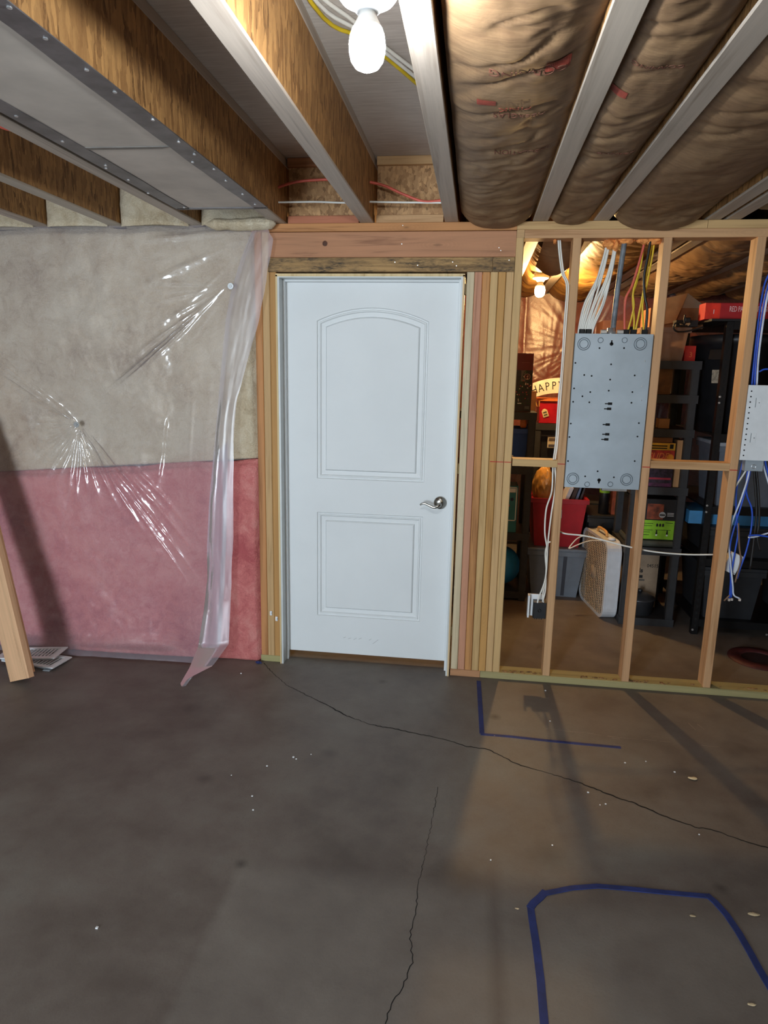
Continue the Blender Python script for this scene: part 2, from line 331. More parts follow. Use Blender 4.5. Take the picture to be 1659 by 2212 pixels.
crack([(945, 1700), (936, 1760), (922, 1830), (905, 1900), (900, 1960), (886, 2020), (892, 2080), (870, 2130), (845, 2170), (832, 2212)], .0016, 5)

def scratch(pts, wd=.0022):
    P = [atz(px, py, 0) for px, py in pts]; m = MB()
    for a, b in zip(P[:-1], P[1:]):
        d = (b - a) / np.linalg.norm(b - a); n = np.array([-d[1], d[0], 0]) * wd / 2; m.add([a + n + (0, 0, .0004), a - n + (0, 0, .0004), b - n * .6 + (0, 0, .0004), b + n * .6 + (0, 0, .0004)], [(0, 1, 2, 3)])
    return m.build('scratch', scr_m, floor)
scr_m = plain('scratch_pale', (150, 142, 132), .8)
for S_ in ([(1179, 1574), (1184, 1574)], [(1190, 1575), (1230, 1580), (1262, 1583)], [(1268, 1583), (1300, 1589)], [(1312, 1590), (1345, 1594), (1374, 1596)], [(1322, 1594), (1340, 1597)], [(1388, 1597), (1418, 1600)], [(1424, 1601), (1450, 1603)], [(1515, 1610), (1554, 1614)], [(1487, 1562), (1503, 1577)], [(1506, 1564), (1522, 1576)], [(1325, 1608), (1348, 1611)]): scratch(S_)
ceiling = MB().box(-3.3, 3.4, -6.3, 3.3, ZS, ZS + .02).build('ceiling', sub_m, origin=(0, 0, ZS)); tag(ceiling, 'bare plywood subfloor above the wooden joists', kind='structure')
JOISTS = [(-2.305, -2.24), (-1.895, -1.83), (-1.465, -1.402), (-1.032, -.967), (-.595, -.529), (-.1845, -.1205), (.2275, .2965), (.505, .573), (.999, 1.062), (1.085, 1.148), (1.56, 1.623), (1.97, 2.033), (2.38, 2.443), (-2.715, -2.65)]
for k, (a, b) in enumerate(JOISTS):
    j = bx('joist', flange_y, ceiling, a, b, -6.25, 3.15, ZJ, ZJ + .010, c=.002, axis=1)
    c = (a + b) / 2; hw = (b - a) / 2 - .0025 if k < 7 else .026
    bx('web', osb_y, j, c - hw, c + hw, -6.25, 3.15, ZJ + .010, ZS - .038)
    bx('flange', flange_y, j, a, b, -6.25, 3.15, ZS - .038, ZS, c=.002, axis=1)
for (a, b, m, mf) in ((-.962, -.600, wood('blocking_flange_red', 0, (170, 112, 78), (128, 80, 54), knot=.4), None), (-.522, -.1895, pine_x, None)):
    q = bx('blocking', osb_x, ceiling, a + .004, b - .004, .045, .057, ZJ + .036, ZS - .036)
    bx('flange', m, q, a + .004, b - .004, .020, .082, ZJ, ZJ + .038, c=.002); bx('flange', m, q, a + .004, b - .004, .020, .082, ZS - .040, ZS - .001, c=.002)

wf = thing('wall_front', (0, 0, 0), 'open stud wall with a door on its left', kind='structure')
def stud(x0, x1, z0, z1, m, y0=0.0, y1=.089): return bx('stud', m, wf, x0, x1, y0, y1, z0, z1, c=.003, axis=2)
bx('top_plate', wood_x, wf, -1.14, .155, 0, .089, 2.270, ZJ - .001, c=.002)
bx('top_plate', pine_x, wf, .156, 1.006, 0, .089, ZP1, ZJ - .001, c=.002); bx('top_plate', pine_x, wf, 1.008, 3.3, 0, .089, ZP1, ZJ - .001, c=.002)
bx('top_plate', pine_x, wf, .1925, 3.3, 0, .089, ZP0, ZP1 - .0005, c=.002); bx('plate_block', pine_x, wf, .156, .1915, 0, .089, ZP0 + .002, ZP1 - .0005, c=.002)
tag(bx('header', rose_x, wf, -1.052, .1545, .0, .089, 2.150, 2.268, c=.003), 'reddish header beam with a dark knot')
k = aty(702, 526, 0); kn = MB().lathe([(.0, .0018), (.006, .0018), (.010, .001), (.016, .0)], 20, facing((k[0], .0005, k[2]))); kn.build('knot', plain('knot_dark', (86, 50, 30), .7, 0, .3, 120), wf)
tag(bx('mould_board', mould, wf, -1.056, .049, -.004, .085, 2.082, 2.1485, c=.002), 'board with black mould stains above the door')
bx('mould_board', mould, wf, .0505, .1525, -.004, .085, 2.082, 2.1485, c=.002)
nails = MB()
for px, py in ((853, 566), (902, 573), (978, 566), (986, 574), (1100, 562)):
    p = aty(px, py, -.004); nails.lathe([(.0028, 0), (.0028, .0015), (0, .0018)], 8, facing((p[0], -.004, p[2])))
for px, py in ((870, 487), (868, 527), (1078, 535), (1082, 541)): p = aty(px, py, 0); nails.lathe([(.0026, 0), (.0026, .0012), (0, .0014)], 8, facing(p))
nails.build('nail_heads', galv2, wf)
for (a, b, m) in ((-1.127, -1.0895, wood_z), (-1.0885, -1.051, pine_z), (-1.050, -1.0165, wood_z)): stud(a, b, .039, 2.081 if a > -1.06 else 2.269, m)
XS = [-.0700 + .0373 * i for i in range(7)]
for i, m in enumerate((pale_z, rose_z, wood_z, pine_z, wood_z, pine_z)): stud(XS[i] + .0008, XS[i + 1] - .0008, .039, 2.0815, m)
A = stud(XS[6] + .0006, .1915, .039, 2.2345, pine_z)
SB = stud(.4172, .455, .039, ZP0, pine_z); SC = stud(.8235, .8612, .039, ZP0, pine_z); SD = stud(1.2300, 1.2675, .039, ZP0, pine_z); stud(1.6365, 1.6745, .039, ZP0, pine_z); stud(2.043, 2.081, .039, ZP0, pine_z)
for x0, x1 in ((.085, .1525), (.1555, .190), (.418, .454), (.824, .8605), (1.2305, 1.267)):
    mk = MB().box(x0, x1, -.0008, .002, 1.1695, 1.1735, 0); mk.build('marker_line', red_ink, wf)
bx('blocking', pine_x, wf, .1962, .4165, 0, .089, 1.153, 1.189, c=.002); bx('blocking', pine_x, wf, .862, 1.2293, 0, .089, 1.166, 1.204, c=.002)
bx('sole_plate', treat_x, wf, -1.13, -1.0165, 0, .089, 0, .038, c=.003); bx('sole_plate', rose_x, wf, -.0715, .088, -.004, .089, 0, .038, c=.003)
tag(bx('sole_plate', treat_x, wf, .0895, 3.3, -.003, .089, 0, .038, c=.003), 'greenish treated sole plate with sawdust on its edge')
db = MB(); rd = random.Random(2)
for i in range(70):
    x = rd.choice([rd.uniform(.2, .42), rd.uniform(.62, .95), rd.uniform(.2, 2.0)]); y = rd.uniform(.0, .03); s_ = rd.uniform(.003, .012); a = rd.uniform(0, 3)
    db.box(x - s_, x + s_, y, y + s_ * .6, .038, .039 + s_ * .25)
tag(db.build('sawdust', plain('sawdust', (120, 92, 62), .9, 0, .4, 60), wf), kind='stuff')

fm = wall_m
def wall(name, *a): o = MB().box(*a).build(name, fm); return tag(o, kind='structure')
wall('wall_foundation', -3.3, -1.131, .10, .25, 0, ZJ - .002)
wall('wall_left', -3.45, -3.3, -6.3, .25, 0, ZS); wall('wall_right', 3.4, 3.55, -6.3, 3.3, 0, ZS); wall('wall_far', -1.3, 3.4, 3.16, 3.3, 0, ZS); wall('wall_inner', -1.3, -1.145, .25, 3.16, 0, ZJ)
wb = wall('wall_back', -3.3, -2.95, -6.45, -6.3, 0, ZS)
for i, a in enumerate(((-1.35, 3.4, -6.45, -6.3, 0, ZS), (-2.95, -1.35, -6.45, -6.3, 2.1, ZS))): bx('wall_section', fm, wb, *a)
wn = thing('window_1', (-2.15, -6.38, 0), 'white glazed patio door behind the camera', kind='structure')
for a in ((-2.95, -2.89), (-2.18, -2.12), (-1.41, -1.35)): bx('window_frame', jamb_m, wn, a[0], a[1], -6.42, -6.34, 0, 2.1)
for z in (0, 2.04): bx('window_frame', jamb_m, wn, -2.89, -1.41, -6.42, -6.34, z, z + .06)
glass = NT('window_glass'); _t = glass.new('ShaderNodeBsdfTransparent'); _g = glass.new('ShaderNodeBsdfGlossy'); _g.inputs['Roughness'].default_value = .02; _x = glass.new('ShaderNodeMixShader'); _x.inputs[0].default_value = .06
glass.link(_t.outputs[0], _x.inputs[1]); glass.link(_g.outputs[0], _x.inputs[2]); glass.link(_x.outputs[0], glass.out.inputs[0])
for a in ((-2.89, -2.18), (-2.12, -1.41)): bx('pane', glass.m, wn, a[0], a[1], -6.385, -6.378, .06, 2.04)

# ------------------------------------------------------------------ door
d1 = thing('door_1', (-.545, .0, 0), 'white two-panel door with an arched top panel and brushed nickel lever', kind='structure')
YS, SX0, SX1, SZ0, SZ1 = .083, -.995, -.0985, .044, 2.052
def inset(poly, d):
    out = []; n = len(poly)
    for i in range(n):
        p0, p1, p2 = (np.array(poly[(i + k) % n]) for k in (-1, 0, 1)); e1 = p1 - p0; e2 = p2 - p1; e1 /= np.linalg.norm(e1); e2 /= np.linalg.norm(e2)
        n1 = np.array([-e1[1], e1[0]]); n2 = np.array([-e2[1], e2[0]]); b = n1 + n2; b /= np.linalg.norm(b); out.append(tuple(p1 + b * d / max(.3, b @ n1)))
    return out
PX0, PX1 = -.827, -.2505
arch = [(PX1 + (PX0 - PX1) * t, 1.856 + .066 * (1 - (2 * t - 1) ** 2)) for t in np.linspace(0, 1, 17)]
up = [(PX0, 1.037), (PX1, 1.037)] + arch; lo = [(PX0, .262), (PX1, .262), (PX1, .853), (PX0, .853)]
sl = MB(); F = lambda pts: sl.add([(x, YS, z) for x, z in pts], [tuple(range(len(pts)))])
F([(SX0, SZ0), (PX0, SZ0), (PX0, SZ1), (SX0, SZ1)]); F([(PX1, SZ0), (SX1, SZ0), (SX1, SZ1), (PX1, SZ1)]); F([(PX0, SZ0), (PX1, SZ0), (PX1, .262), (PX0, .262)]); F([(PX0, .853), (PX1, .853), (PX1, 1.037), (PX0, 1.037)])
for a, b in zip(arch[:-1], arch[1:]): F([b, a, (a[0], SZ1), (b[0], SZ1)])
for poly in (up, lo):
    prev = poly; pd = 0
    for d, h in ((.004, .0065), (.010, .008), (.013, .002), (.018, .0025), (.023, .010), (.044, .013), (.048, .004), (.052, .0)):
        cur = inset(poly, d); n = len(poly)
        sl.add([(x, YS + pd, z) for x, z in prev] + [(x, YS + h, z) for x, z in cur], [(i, (i + 1) % n, n + (i + 1) % n, n + i) for i in range(n)]); prev, pd = cur, h
    sl.add([(x, YS + pd, z) for x, z in prev], [tuple(range(len(prev)))])
sl.add([(x, y, z) for y in (YS, YS + .035) for x, z in ((SX0, SZ0), (SX1, SZ0), (SX1, SZ1), (SX0, SZ1))], [(7, 6, 5, 4), (0, 1, 5, 4), (1, 2, 6, 5), (2, 3, 7, 6), (3, 0, 4, 7)])
slab = sl.build('door_slab', door_m, d1)
sc_ = MB()
for px, py, dx, dy in ((805, 1391, 12, -9), (797, 1383, 5, -3), (775, 1381, 6, -3), (764, 1382, 6, -4), (752, 1380, 6, -2), (742, 1378, 5, -2)):
    a = aty(px, py, YS - .0006); b = aty(px + dx, py + dy, YS - .0006); sc_.tube([a, b], .0006, 4)
sc_.build('scuff_marks', plain('scuff', (120, 122, 122), .7), slab)
def jamb(a, c_): # painted board, raw wood on the edge towards the room
    o = bx('jamb', jamb_m, d1, *a); bx('raw_edge', raw_m, o, *c_); return o
jamb((-1.0150, -.997, -.013, .103, 0, 2.066), (-1.0152, -1.0065, -.0145, -.012, 0, 2.066))
jamb((-.0965, -.0785, -.013, .103, 0, 2.066), (-.0875, -.0783, -.0145, -.012, 0, 2.066))
jamb((-.997, -.0965, -.013, .103, 2.054, 2.072), (-1.0150, -.0783, -.0145, -.012, 2.0595, 2.0725))
for a in ((-.997, -.986, .052, .082, .0, 2.054), (-.1075, -.0965, .052, .082, 0, 2.054), (-.986, -.1075, .052, .082, 2.043, 2.054)): bx('door_stop', door_m, d1, *a, c=.002)
for z in (.22, 1.1, 1.98): bx('shim', raw_m, d1, -.0780, -.0705, .02, .06, z, z + .05)
hp = aty(951, 1086, YS); lv = MB().lathe([(.0, .0), (.0345, .0), (.0345, .004), (.031, .008), (.021, .012), (.018, .014), (.0, .014)], 36, facing((hp[0], YS, hp[2])), cap=False); lv.smooth = True
ro = lv.build('lever_rose', nickel, slab)
L = [(0, 0, .012), (0, 0, .046), (-.004, -.002, .056), (-.018, -.008, .060), (-.034, -.010, .060), (-.055, -.002, .058), (-.075, .006, .056), (-.090, .006, .055), (-.102, -.002, .054)]
mm = facing((hp[0], YS, hp[2] - .004)); pts = [mm @ Vector(p) for p in catmull(L, 5)]; n = len(pts)
lv = MB().tube(pts, [.011 if i < 9 else max(.0035, .0095 - .005 * (i - 9) / (n - 9)) for i in range(n)], 12); lv.build('lever_handle', nickel, slab)

# ------------------------------------------------------------------ insulation and plastic on the left
def smooth(a, b, v): t = np.clip((v - a) / (b - a), 0, 1); return t * t * (3 - 2 * t)
def y_ins(x, z, seed=1):
    left = smooth(-1.2, -2.3, x)
    bulge = .03 * np.sin(np.clip((z - 1.15) / 1.15, 0, 1) * np.pi) + .028 * np.sin(np.clip(z / 1.12, 0, 1) * np.pi)
    foot = smooth(.42, .02, z) * (.02 + .045 * left)
    pin = lambda X, Z, r, a: a * np.exp(-((x - X) ** 2 + (z - Z) ** 2) / r ** 2)
    return .012 - bulge - foot + .012 * fbm(x * 2.6, z * 2.6, 0, 4, seed) + .005 * fbm(x * 14, z * 14, 0, 3, seed + 5) + pin(-2.143, 1.293, .22, .035) + pin(-1.253, 2.014, .2, .02)
def blanket(name, x0, x1, z0, z1, nx, nz, mat, label, seed, edge=.012, slope=(0, 0)):
    X, Z = np.meshgrid(np.linspace(x0, x1, nx), np.linspace(z0, z1, nz)); xe = x1 + edge * fbm(Z * 9, 3.0, 0, 3, seed); X = x0 + (X - x0) * (xe - x0) / (x1 - x0)
    top = z1 + .010 * fbm(X * 6, 7.0, 0, 4, seed + 2); t_ = (Z - z0) / (z1 - z0); lo_ = z0 + slope[0] * (X + 1.45) ; top = top + slope[1] * (X + 1.45); Z = lo_ + t_ * (top - lo_)
    Y = y_ins(X, Z, 1); ed = smooth(.0, .035, x1 - X) * smooth(0, .03, top - Z); Y = .05 + (Y - .05) * np.clip(ed, .35, 1)
    P = np.stack([X, Y, Z], -1); m = MB().grid(P)
    b = P.copy(); b[..., 1] = .096; n0 = len(m.v); m.add(b.reshape(-1, 3), [])
    g = lambda i, j: i * nx + j
    for i in range(nz - 1): m.f += [(g(i, nx - 1), g(i + 1, nx - 1), n0 + g(i + 1, nx - 1), n0 + g(i, nx - 1)), (g(i, 0), n0 + g(i, 0), n0 + g(i + 1, 0), g(i + 1, 0))]
    for j in range(nx - 1): m.f += [(g(nz - 1, j), g(nz - 1, j + 1), n0 + g(nz - 1, j + 1), n0 + g(nz - 1, j)), (g(0, j), n0 + g(0, j), n0 + g(0, j + 1), g(0, j + 1))]
    return tag(m.build(name, mat), label, 'insulation')
blanket('insulation_blanket', -3.0, -1.120, 1.117, 2.3, 180, 110, tan_m, 'tan fibreglass blanket on the upper wall behind the clear plastic', 11, slope=(.085, 0))
blanket('insulation_blanket', -3.0, -1.112, .004, 1.106, 180, 110, pink_m, 'pink fibreglass blanket on the lower wall beside the door', 23, slope=(0, .085))
# rim insulation stuffed between the joist ends
for i, (a, b, lab) in enumerate(((-2.645, -2.31, 'tan rim insulation left of the leftmost visible joist end'), (-2.235, -1.90, 'tan rim insulation between the two leftmost joist ends'), (-1.825, -1.47, 'tan rim insulation left of the metal joist pan'), (-1.397, -1.037, 'tan rim insulation under the end of the metal joist pan'))):
    X, Z = np.meshgrid(np.linspace(a, b, 40), np.linspace(2.302, 2.606, 34)); Y = .012 - .035 * np.sin((X - a) / (b - a) * np.pi) ** .6 + .02 * fbm(X * 8, Z * 8, i, 4, 31 + i)
    m = MB().grid(np.stack([X, Y, Z], -1)); m.box(a, b, .06, .095, 2.304, 2.606); tag(m.build('rim_insulation', tan_m), lab, 'insulation', 'rim insulation at the left joist ends')
X, T = np.meshgrid(np.linspace(-1.36, -1.0, 46), np.linspace(0, 1, 18)); R_ = .026 * (1 + .35 * fbm(X * 12, T * 4, 0, 3, 71)) * np.clip((X + 1.365) / .06, .1, 1) * np.clip((-.995 - X) / .03, .1, 1)
P = np.stack([X, -.045 - R_ * 1.3 * np.cos(T * 2 * np.pi), 2.298 - .012 * (X + 1.0) * 0 + R_ * np.sin(T * 2 * np.pi)], -1)
tag(MB().grid(P).build('insulation_scrap', tan_m), 'loose roll of tan insulation lying over the plastic corner by the header', 'insulation')

# clear plastic sheet: main field, then the loose right edge folded back on itself and trailing on the floor
FOLD = [(548, 490), (520, 560), (498, 635), (488, 689), (478, 790), (469, 897), (461, 985), (452, 1080), (447, 1181), (448, 1250), (440, 1320), (428, 1397), (409, 1443), (396, 1465), (390, 1476)]
EDGE = [(578, 490), (590, 516), (577, 600), (561, 690), (535, 780), (512, 860), (505, 952), (505, 1060), (503, 1173), (500, 1240), (498, 1300), (494, 1392), (459, 1439), (417, 1460), (401, 1482)]
YF = [-.024, -.030, -.034, -.038, -.044, -.050, -.056, -.066, -.074, -.082, -.092, -.13, -.24, -.32, -.365]
sheet = thing('plastic_sheet', (-2.0, -.05, 0), 'clear plastic sheet stretched over the insulated wall, its right edge hanging loose', 'plastic sheet')
fw_pts = [aty(p[0], p[1], y) for p, y in zip(FOLD, YF)]; ew_pts = [aty(p[0], p[1], y - .012) for p, y in zip(EDGE, YF)]
fw_pts[-1][2] = max(fw_pts[-1][2], .004); ew_pts[-1][2] = max(ew_pts[-1][2], .003)
fz = np.array([p[2] for p in fw_pts])[::-1]; fx = np.array([p[0] for p in fw_pts])[::-1]; fyy = np.array([p[1] for p in fw_pts])[::-1]
nx, nz = 420, 420
Tz = np.linspace(0, 1, nz); zr = .012 + (2.307 - .012) * Tz
xr = np.interp(zr, fz, fx) + .02; xr = np.where(zr < .16, np.interp(.16, fz, fx) + .02, xr)
U, Zg = np.meshgrid(np.linspace(0, 1, nx), zr); Xg = -2.95 + (xr[:, None] + 2.95) * U
base = y_ins(Xg, Zg, 1) - .007
def pinfold(X, Z, a, r, n, seed, th0=None, wid=None):
    dx, dz = Xg - X, Zg - Z; rr = np.hypot(dx, dz) + 1e-4; th = np.arctan2(dz, dx)
    ph = fbm(th * n, rr * .6, 0, 3, seed); rid = np.clip(1 - np.abs(ph) * 3.2, 0, 1) ** 1.5
    amp = a * np.clip(rr / .10, 0, 1) * np.exp(-rr / r)
    if th0 is not None:
        q = 0
        for t0, wd, kk in zip(th0, wid, range(99)): q = q + np.exp(-(((th - t0 + np.pi) % (2 * np.pi) - np.pi) / wd) ** 2)
        amp = amp * np.clip(q, 0, 1)
    return -amp * rid
def rays(X, Z, L):
    global base
    for (deg, ln, wd, a) in L:
        t = math.radians(deg); d = (math.cos(t), math.sin(t)); q = (Xg - X) * d[0] + (Zg - Z) * d[1]; n = -(Xg - X) * d[1] + (Zg - Z) * d[0]
        n = n + .012 * fbm(q * 3.0, deg * .37, 0, 2, int(deg)); ww = wd * (.35 + q.clip(0) / ln)
        base = base - a * np.exp(-(n / ww) ** 2) * smooth(.008, .05, q) * smooth(ln, ln * .45, q)
rays(-2.143, 1.293, [(142, .75, .012, .010), (146, .6, .010, .008), (152, .4, .008, .006), (176, .28, .010, .008), (186, .3, .012, .010), (196, .26, .010, .008), (210, .34, .012, .010), (222, .36, .012, .009), (236, .42, .012, .010), (246, .40, .010, .008), (258, .46, .012, .010), (266, .5, .010, .010), (276, .45, .010, .008), (286, .5, .012, .009), (296, .6, .012, .010), (303, .8, .012, .011), (308, 1.0, .012, .012), (313, .7, .010, .008)])
rays(-1.253, 2.014, [(178, .5, .010, .008), (184, .36, .009, .007), (193, .42, .012, .008), (207, .5, .012, .008), (214, .8, .011, .010), (218, 1.1, .010, .010), (222, .7, .010, .008), (232, .4, .012, .006), (248, .3, .010, .005), (62, .22, .012, .010), (75, .25, .012, .010), (88, .24, .010, .008), (48, .26, .012, .010), (100, .2, .01, .006)])
# long tension folds: between the two pins, from the left pin down to the lower right, and down from the top corner
def longfold(x0, z0, x1, z1, wd, a, sharp=1.0):
    d = np.array([x1 - x0, z1 - z0]); L = np.hypot(*d); d = d / L; s = (Xg - x0) * d[0] + (Zg - z0) * d[1]; t = -(Xg - x0) * d[1] + (Zg - z0) * d[0]
    return -a * np.exp(-(t / wd) ** 2) * smooth(-.02, .12 * L, s) * smooth(L * 1.03, L * .7, s)
for q in ((-1.27, 2.0, -2.05, 1.40, .010, .008), (-1.27, 1.99, -1.95, 1.46, .007, .006), (-2.12, 1.27, -1.32, .32, .012, .012), (-2.10, 1.22, -1.45, .36, .008, .009), (-2.0, 1.18, -1.36, .52, .014, .010), (-1.85, 1.1, -1.40, .66, .012, .007), (-1.10, 2.27, -1.75, 2.0, .02, .010), (-1.08, 2.26, -1.55, 1.86, .012, .009), (-1.10, 2.28, -1.8, 2.23, .015, .008), (-1.35, 1.62, -1.42, .86, .014, .008), (-1.46, 1.45, -1.52, .9, .012, .006), (-1.62, 1.36, -1.7, .95, .012, .006), (-2.16, 1.31, -2.7, 1.78, .012, .012), (-2.16, 1.30, -2.75, 1.70, .008, .008), (-1.36, .12, -2.5, .06, .02, .010), (-1.37, .2, -1.7, .22, .02, .008)): base += longfold(*q)
base += .004 * fbm(Xg * 7, Zg * 3, 0, 3, 91) - .085 * smooth(.10, .0, Zg)
tuck = smooth(2.25, 2.307, Zg); base += tuck * .006
ffy = np.interp(zr, fz, fyy); bl = smooth(.80, 1.0, U); ff = ffy[:, None] * np.ones_like(U) + .006; ff = np.where(Zg < .16, np.minimum(ff, -.10) * 0 + np.interp(.16, fz, fyy), ff)
base = base * (1 - bl) + np.minimum(base, ff) * bl
MB().grid(np.stack([Xg, base, Zg], -1)).build('sheet_field', film_m, sheet)
# loose strip: fold -> bulges towards the room -> outer edge, then an inner return layer behind it
nr = 150; tt = np.linspace(0, len(FOLD) - 1, nr); idx = np.arange(len(FOLD))
Fp = np.array([[np.interp(t, idx, [p[k] for p in fw_pts]) for k in range(3)] for t in tt]); Ep = np.array([[np.interp(t, idx, [p[k] for p in ew_pts]) for k in range(3)] for t in tt])
Ep[:, 0] += .008 * fbm(tt * 1.7, 0.0, 0, 4, 5) * np.linspace(1, .1, nr)
us = np.linspace(0, 1, 26); S = Fp[:, None, :] * (1 - us[None, :, None]) + Ep[:, None, :] * us[None, :, None]
wv = (.003 + .013 * np.linspace(0, 1, nr)[:, None]) * np.sin(us * np.pi)[None, :] + .006 * fbm(us[None, :] * 3.2 + np.zeros((nr, 1)), tt[:, None] * .55, 0, 4, 61) * np.sin(us * np.pi)[None, :] ** .5
S[..., 1] -= wv; S[..., 2] = np.maximum(S[..., 2], .003)
tag(MB().grid(S).build('loose_edge', film2_m, sheet), 'loose milky edge folded double and trailing onto the floor')
S2 = Fp[:, None, :] * (1 - us[None, :, None] * .72) + Ep[:, None, :] * us[None, :, None] * .72; S2[..., 1] += .012 * np.sin(us * np.pi)[None, :] + .004; S2[..., 2] = np.maximum(S2[..., 2], .002)
MB().grid(S2[int(nr * .42):int(nr * .86)]).build('folded_layer', film_m, sheet)
for px, py, yy in ((165, 917, -.028), (498, 618, -.036)):
    p = aty(px, py, yy); MB().lathe([(.0, .003), (.005, .003), (.006, .001), (.015, .001), (.016, 0)], 20, facing(p), cap=False).build('washer', galv2, sheet); MB().lathe([(.006, .0012), (.006, .0022), (0, .0022)], 14, facing(p), cap=False).build('washer_hole', dark_hole, sheet)

# ------------------------------------------------------------------ metal joist pan between the left joists
pan = thing('joist_pan', (-1.15, -1.2, 2.30), 'grey sheet pan with dark metal edges screwed under the left joists as an air return', 'duct')
PL, PR = -1.362, -.949
bx('pan_panel', duct_m, pan, PL + .02, PR - .02, -1.183, -.355, 2.3030, 2.3060); bx('pan_panel', duct_m, pan, PL + .02, PR - .02, -3.6, -1.183, 2.3030, 2.3060)
def strip(pts_a, pts_b, z0, z1):
    m = MB(); n = len(pts_a); V = [(x, y, z) for z in (z0, z1) for (x, y) in pts_a + pts_b[::-1]]; N = 2 * n
    m.add(V, [tuple(range(N - 1, -1, -1)), tuple(range(N, 2 * N))] + [(i, (i + 1) % N, N + (i + 1) % N, N + i) for i in range(N)]); return m
ys = np.linspace(-3.6, -.35, 60); rag = .010 * fbm(ys * 3, 0.0, 0, 4, 8)
strip([(PR + .004, y) for y in ys], [(PR - .062 + r, y) for y, r in zip(ys, rag)], 2.2995, 2.3028).build('edge_strip', tape_grey, pan)
strip([(PL - .004, y) for y in ys], [(PL + .060 + r, y) for y, r in zip(ys, rag[::-1])], 2.2995, 2.3028).build('edge_strip', tape_grey, pan)
strip([(PL + .05, -1.186), (PR - .06, -1.178)], [(PL + .05, -1.165), (PR - .10, -1.160)], 2.3005, 2.3030).build('seam_strip', plain('seam_metal', (120, 117, 113), .5, .5, .1), pan)
bx('edge_strip', tape_grey, pan, PL, PR, -.362, -.338, 2.2995, 2.3085)
scr = [(20, 15), (98, 82), (187, 150), (248, 198), (330, 258), (386, 306), (420, 333), (416, 350), (462, 365), (488, 390), (524, 419), (551, 441), (35, 250), (135, 305), (228, 357), (229, 363), (277, 388), (320, 417), (398, 448)]
for px, py in scr:
    p = atz(px, py, 2.2995); MB().lathe([(.0055, 0), (.0055, -.0025), (.003, -.0035), (0, -.0035)], 10, Matrix.Translation(Vector(p))).build('screw', galv2, pan)

# ------------------------------------------------------------------ kraft-faced batts hanging between the joists
def batt(x0, x1, y0, y1, sag, seed, label, mat, end=.0, group='kraft faced batts hanging between the joists', zb=2.345, wr=1.0, ny=None, front=True):
    ny = ny or int((y1 - y0) / .012); nxx = 44
    Yg, Ug = np.meshgrid(np.linspace(y0, y1, ny), np.linspace(0, 1, nxx), indexing='ij'); Xg_ = x0 + (x1 - x0) * Ug
    prof = 1 - np.abs(2 * Ug - 1) ** 3.0
    sg = sag * (1 + .35 * fbm(Yg * 1.6, 0.0, 0, 3, seed)) + end * np.exp(-((Yg - y1) / .16) ** 2)
    Zg_ = zb - prof * (zb - 2.309 + sg)
    rid = np.clip(1 - np.abs(fbm(Xg_ * 2.6 + Yg * .9, Yg * 4.6 + Xg_ * 2.0, 0, 4, seed + 9)) * 5.5, 0, 1) ** 1.6
    Zg_ += wr * (.010 * rid * np.clip(prof * 1.5, 0, 1) - .014 * fbm(Xg_ * 4 + Yg, Yg * 3.2, 0, 4, seed + 3) - .003 * fbm(Xg_ * 26, Yg * 20, 0, 3, seed + 4))
    e = smooth(y1 - .05, y1, Yg) if front else 0 * Yg; Zg_ += e ** 2 * .12 * 0; Yn = Yg + .03 * np.sin(Ug * np.pi) * smooth(y1 - .3, y1, Yg) * 0
    m = MB().grid(np.stack([Xg_, Yn, Zg_], -1))
    # closed rounded end facing the plate and a flat back
    n0 = (ny - 1) * nxx; last = [m.v[n0 + k] for k in range(nxx)]; rows = 7; prev = [n0 + k for k in range(nxx)]
    for r in range(1, rows + 1):
        a = r / rows * math.pi / 2; ids = []
        for k in range(nxx):
            x, y, z = last[k]; hgt = 2.40 - z
            m.v.append((x, y + .03 * math.sin(a) * (.4 + .6 * math.sin(k / (nxx - 1) * math.pi)), z + hgt * (1 - math.cos(a)))); ids.append(len(m.v) - 1)
        m.f += [(prev[k], prev[k + 1], ids[k + 1], ids[k]) for k in range(nxx - 1)]; prev = ids
    o = tag(m.build('insulation_batt', mat), label, 'insulation', group); o['sx'] = [x0, x1]
    def height(x, y):
        kf = min(max((x - x0) / (x1 - x0) * (nxx - 1), 0), nxx - 1.001); jf = min(max((y - y0) / (y1 - y0) * (ny - 1), 0), ny - 1.001); k, i = int(kf), int(jf); u, v = kf - k, jf - i
        return (Zg_[i, k] * (1 - u) + Zg_[i, k + 1] * u) * (1 - v) + (Zg_[i + 1, k] * (1 - u) + Zg_[i + 1, k + 1] * u) * v
    return o, height
b1, h1 = batt(-.108, .232, -3.3, -.02, .012, 101, 'wide kraft faced batt hanging just right of the bare bulb', kraft_m, .018)
b2, h2 = batt(.292, .508, -3.3, -.015, .010, 131, 'narrow kraft faced batt, second bay right of the bare bulb', kraft_m, .014)
b3, h3 = batt(.570, .992, -3.3, -.015, .018, 151, 'widest kraft faced batt sagging over the stud wall plate at far right', kraft_m, .028)
b4, h4 = batt(1.150, 1.562, -3.3, -.10, .0, 171, 'kraft faced batt in the dark bay at the right edge of the ceiling', kraft_m, .0)
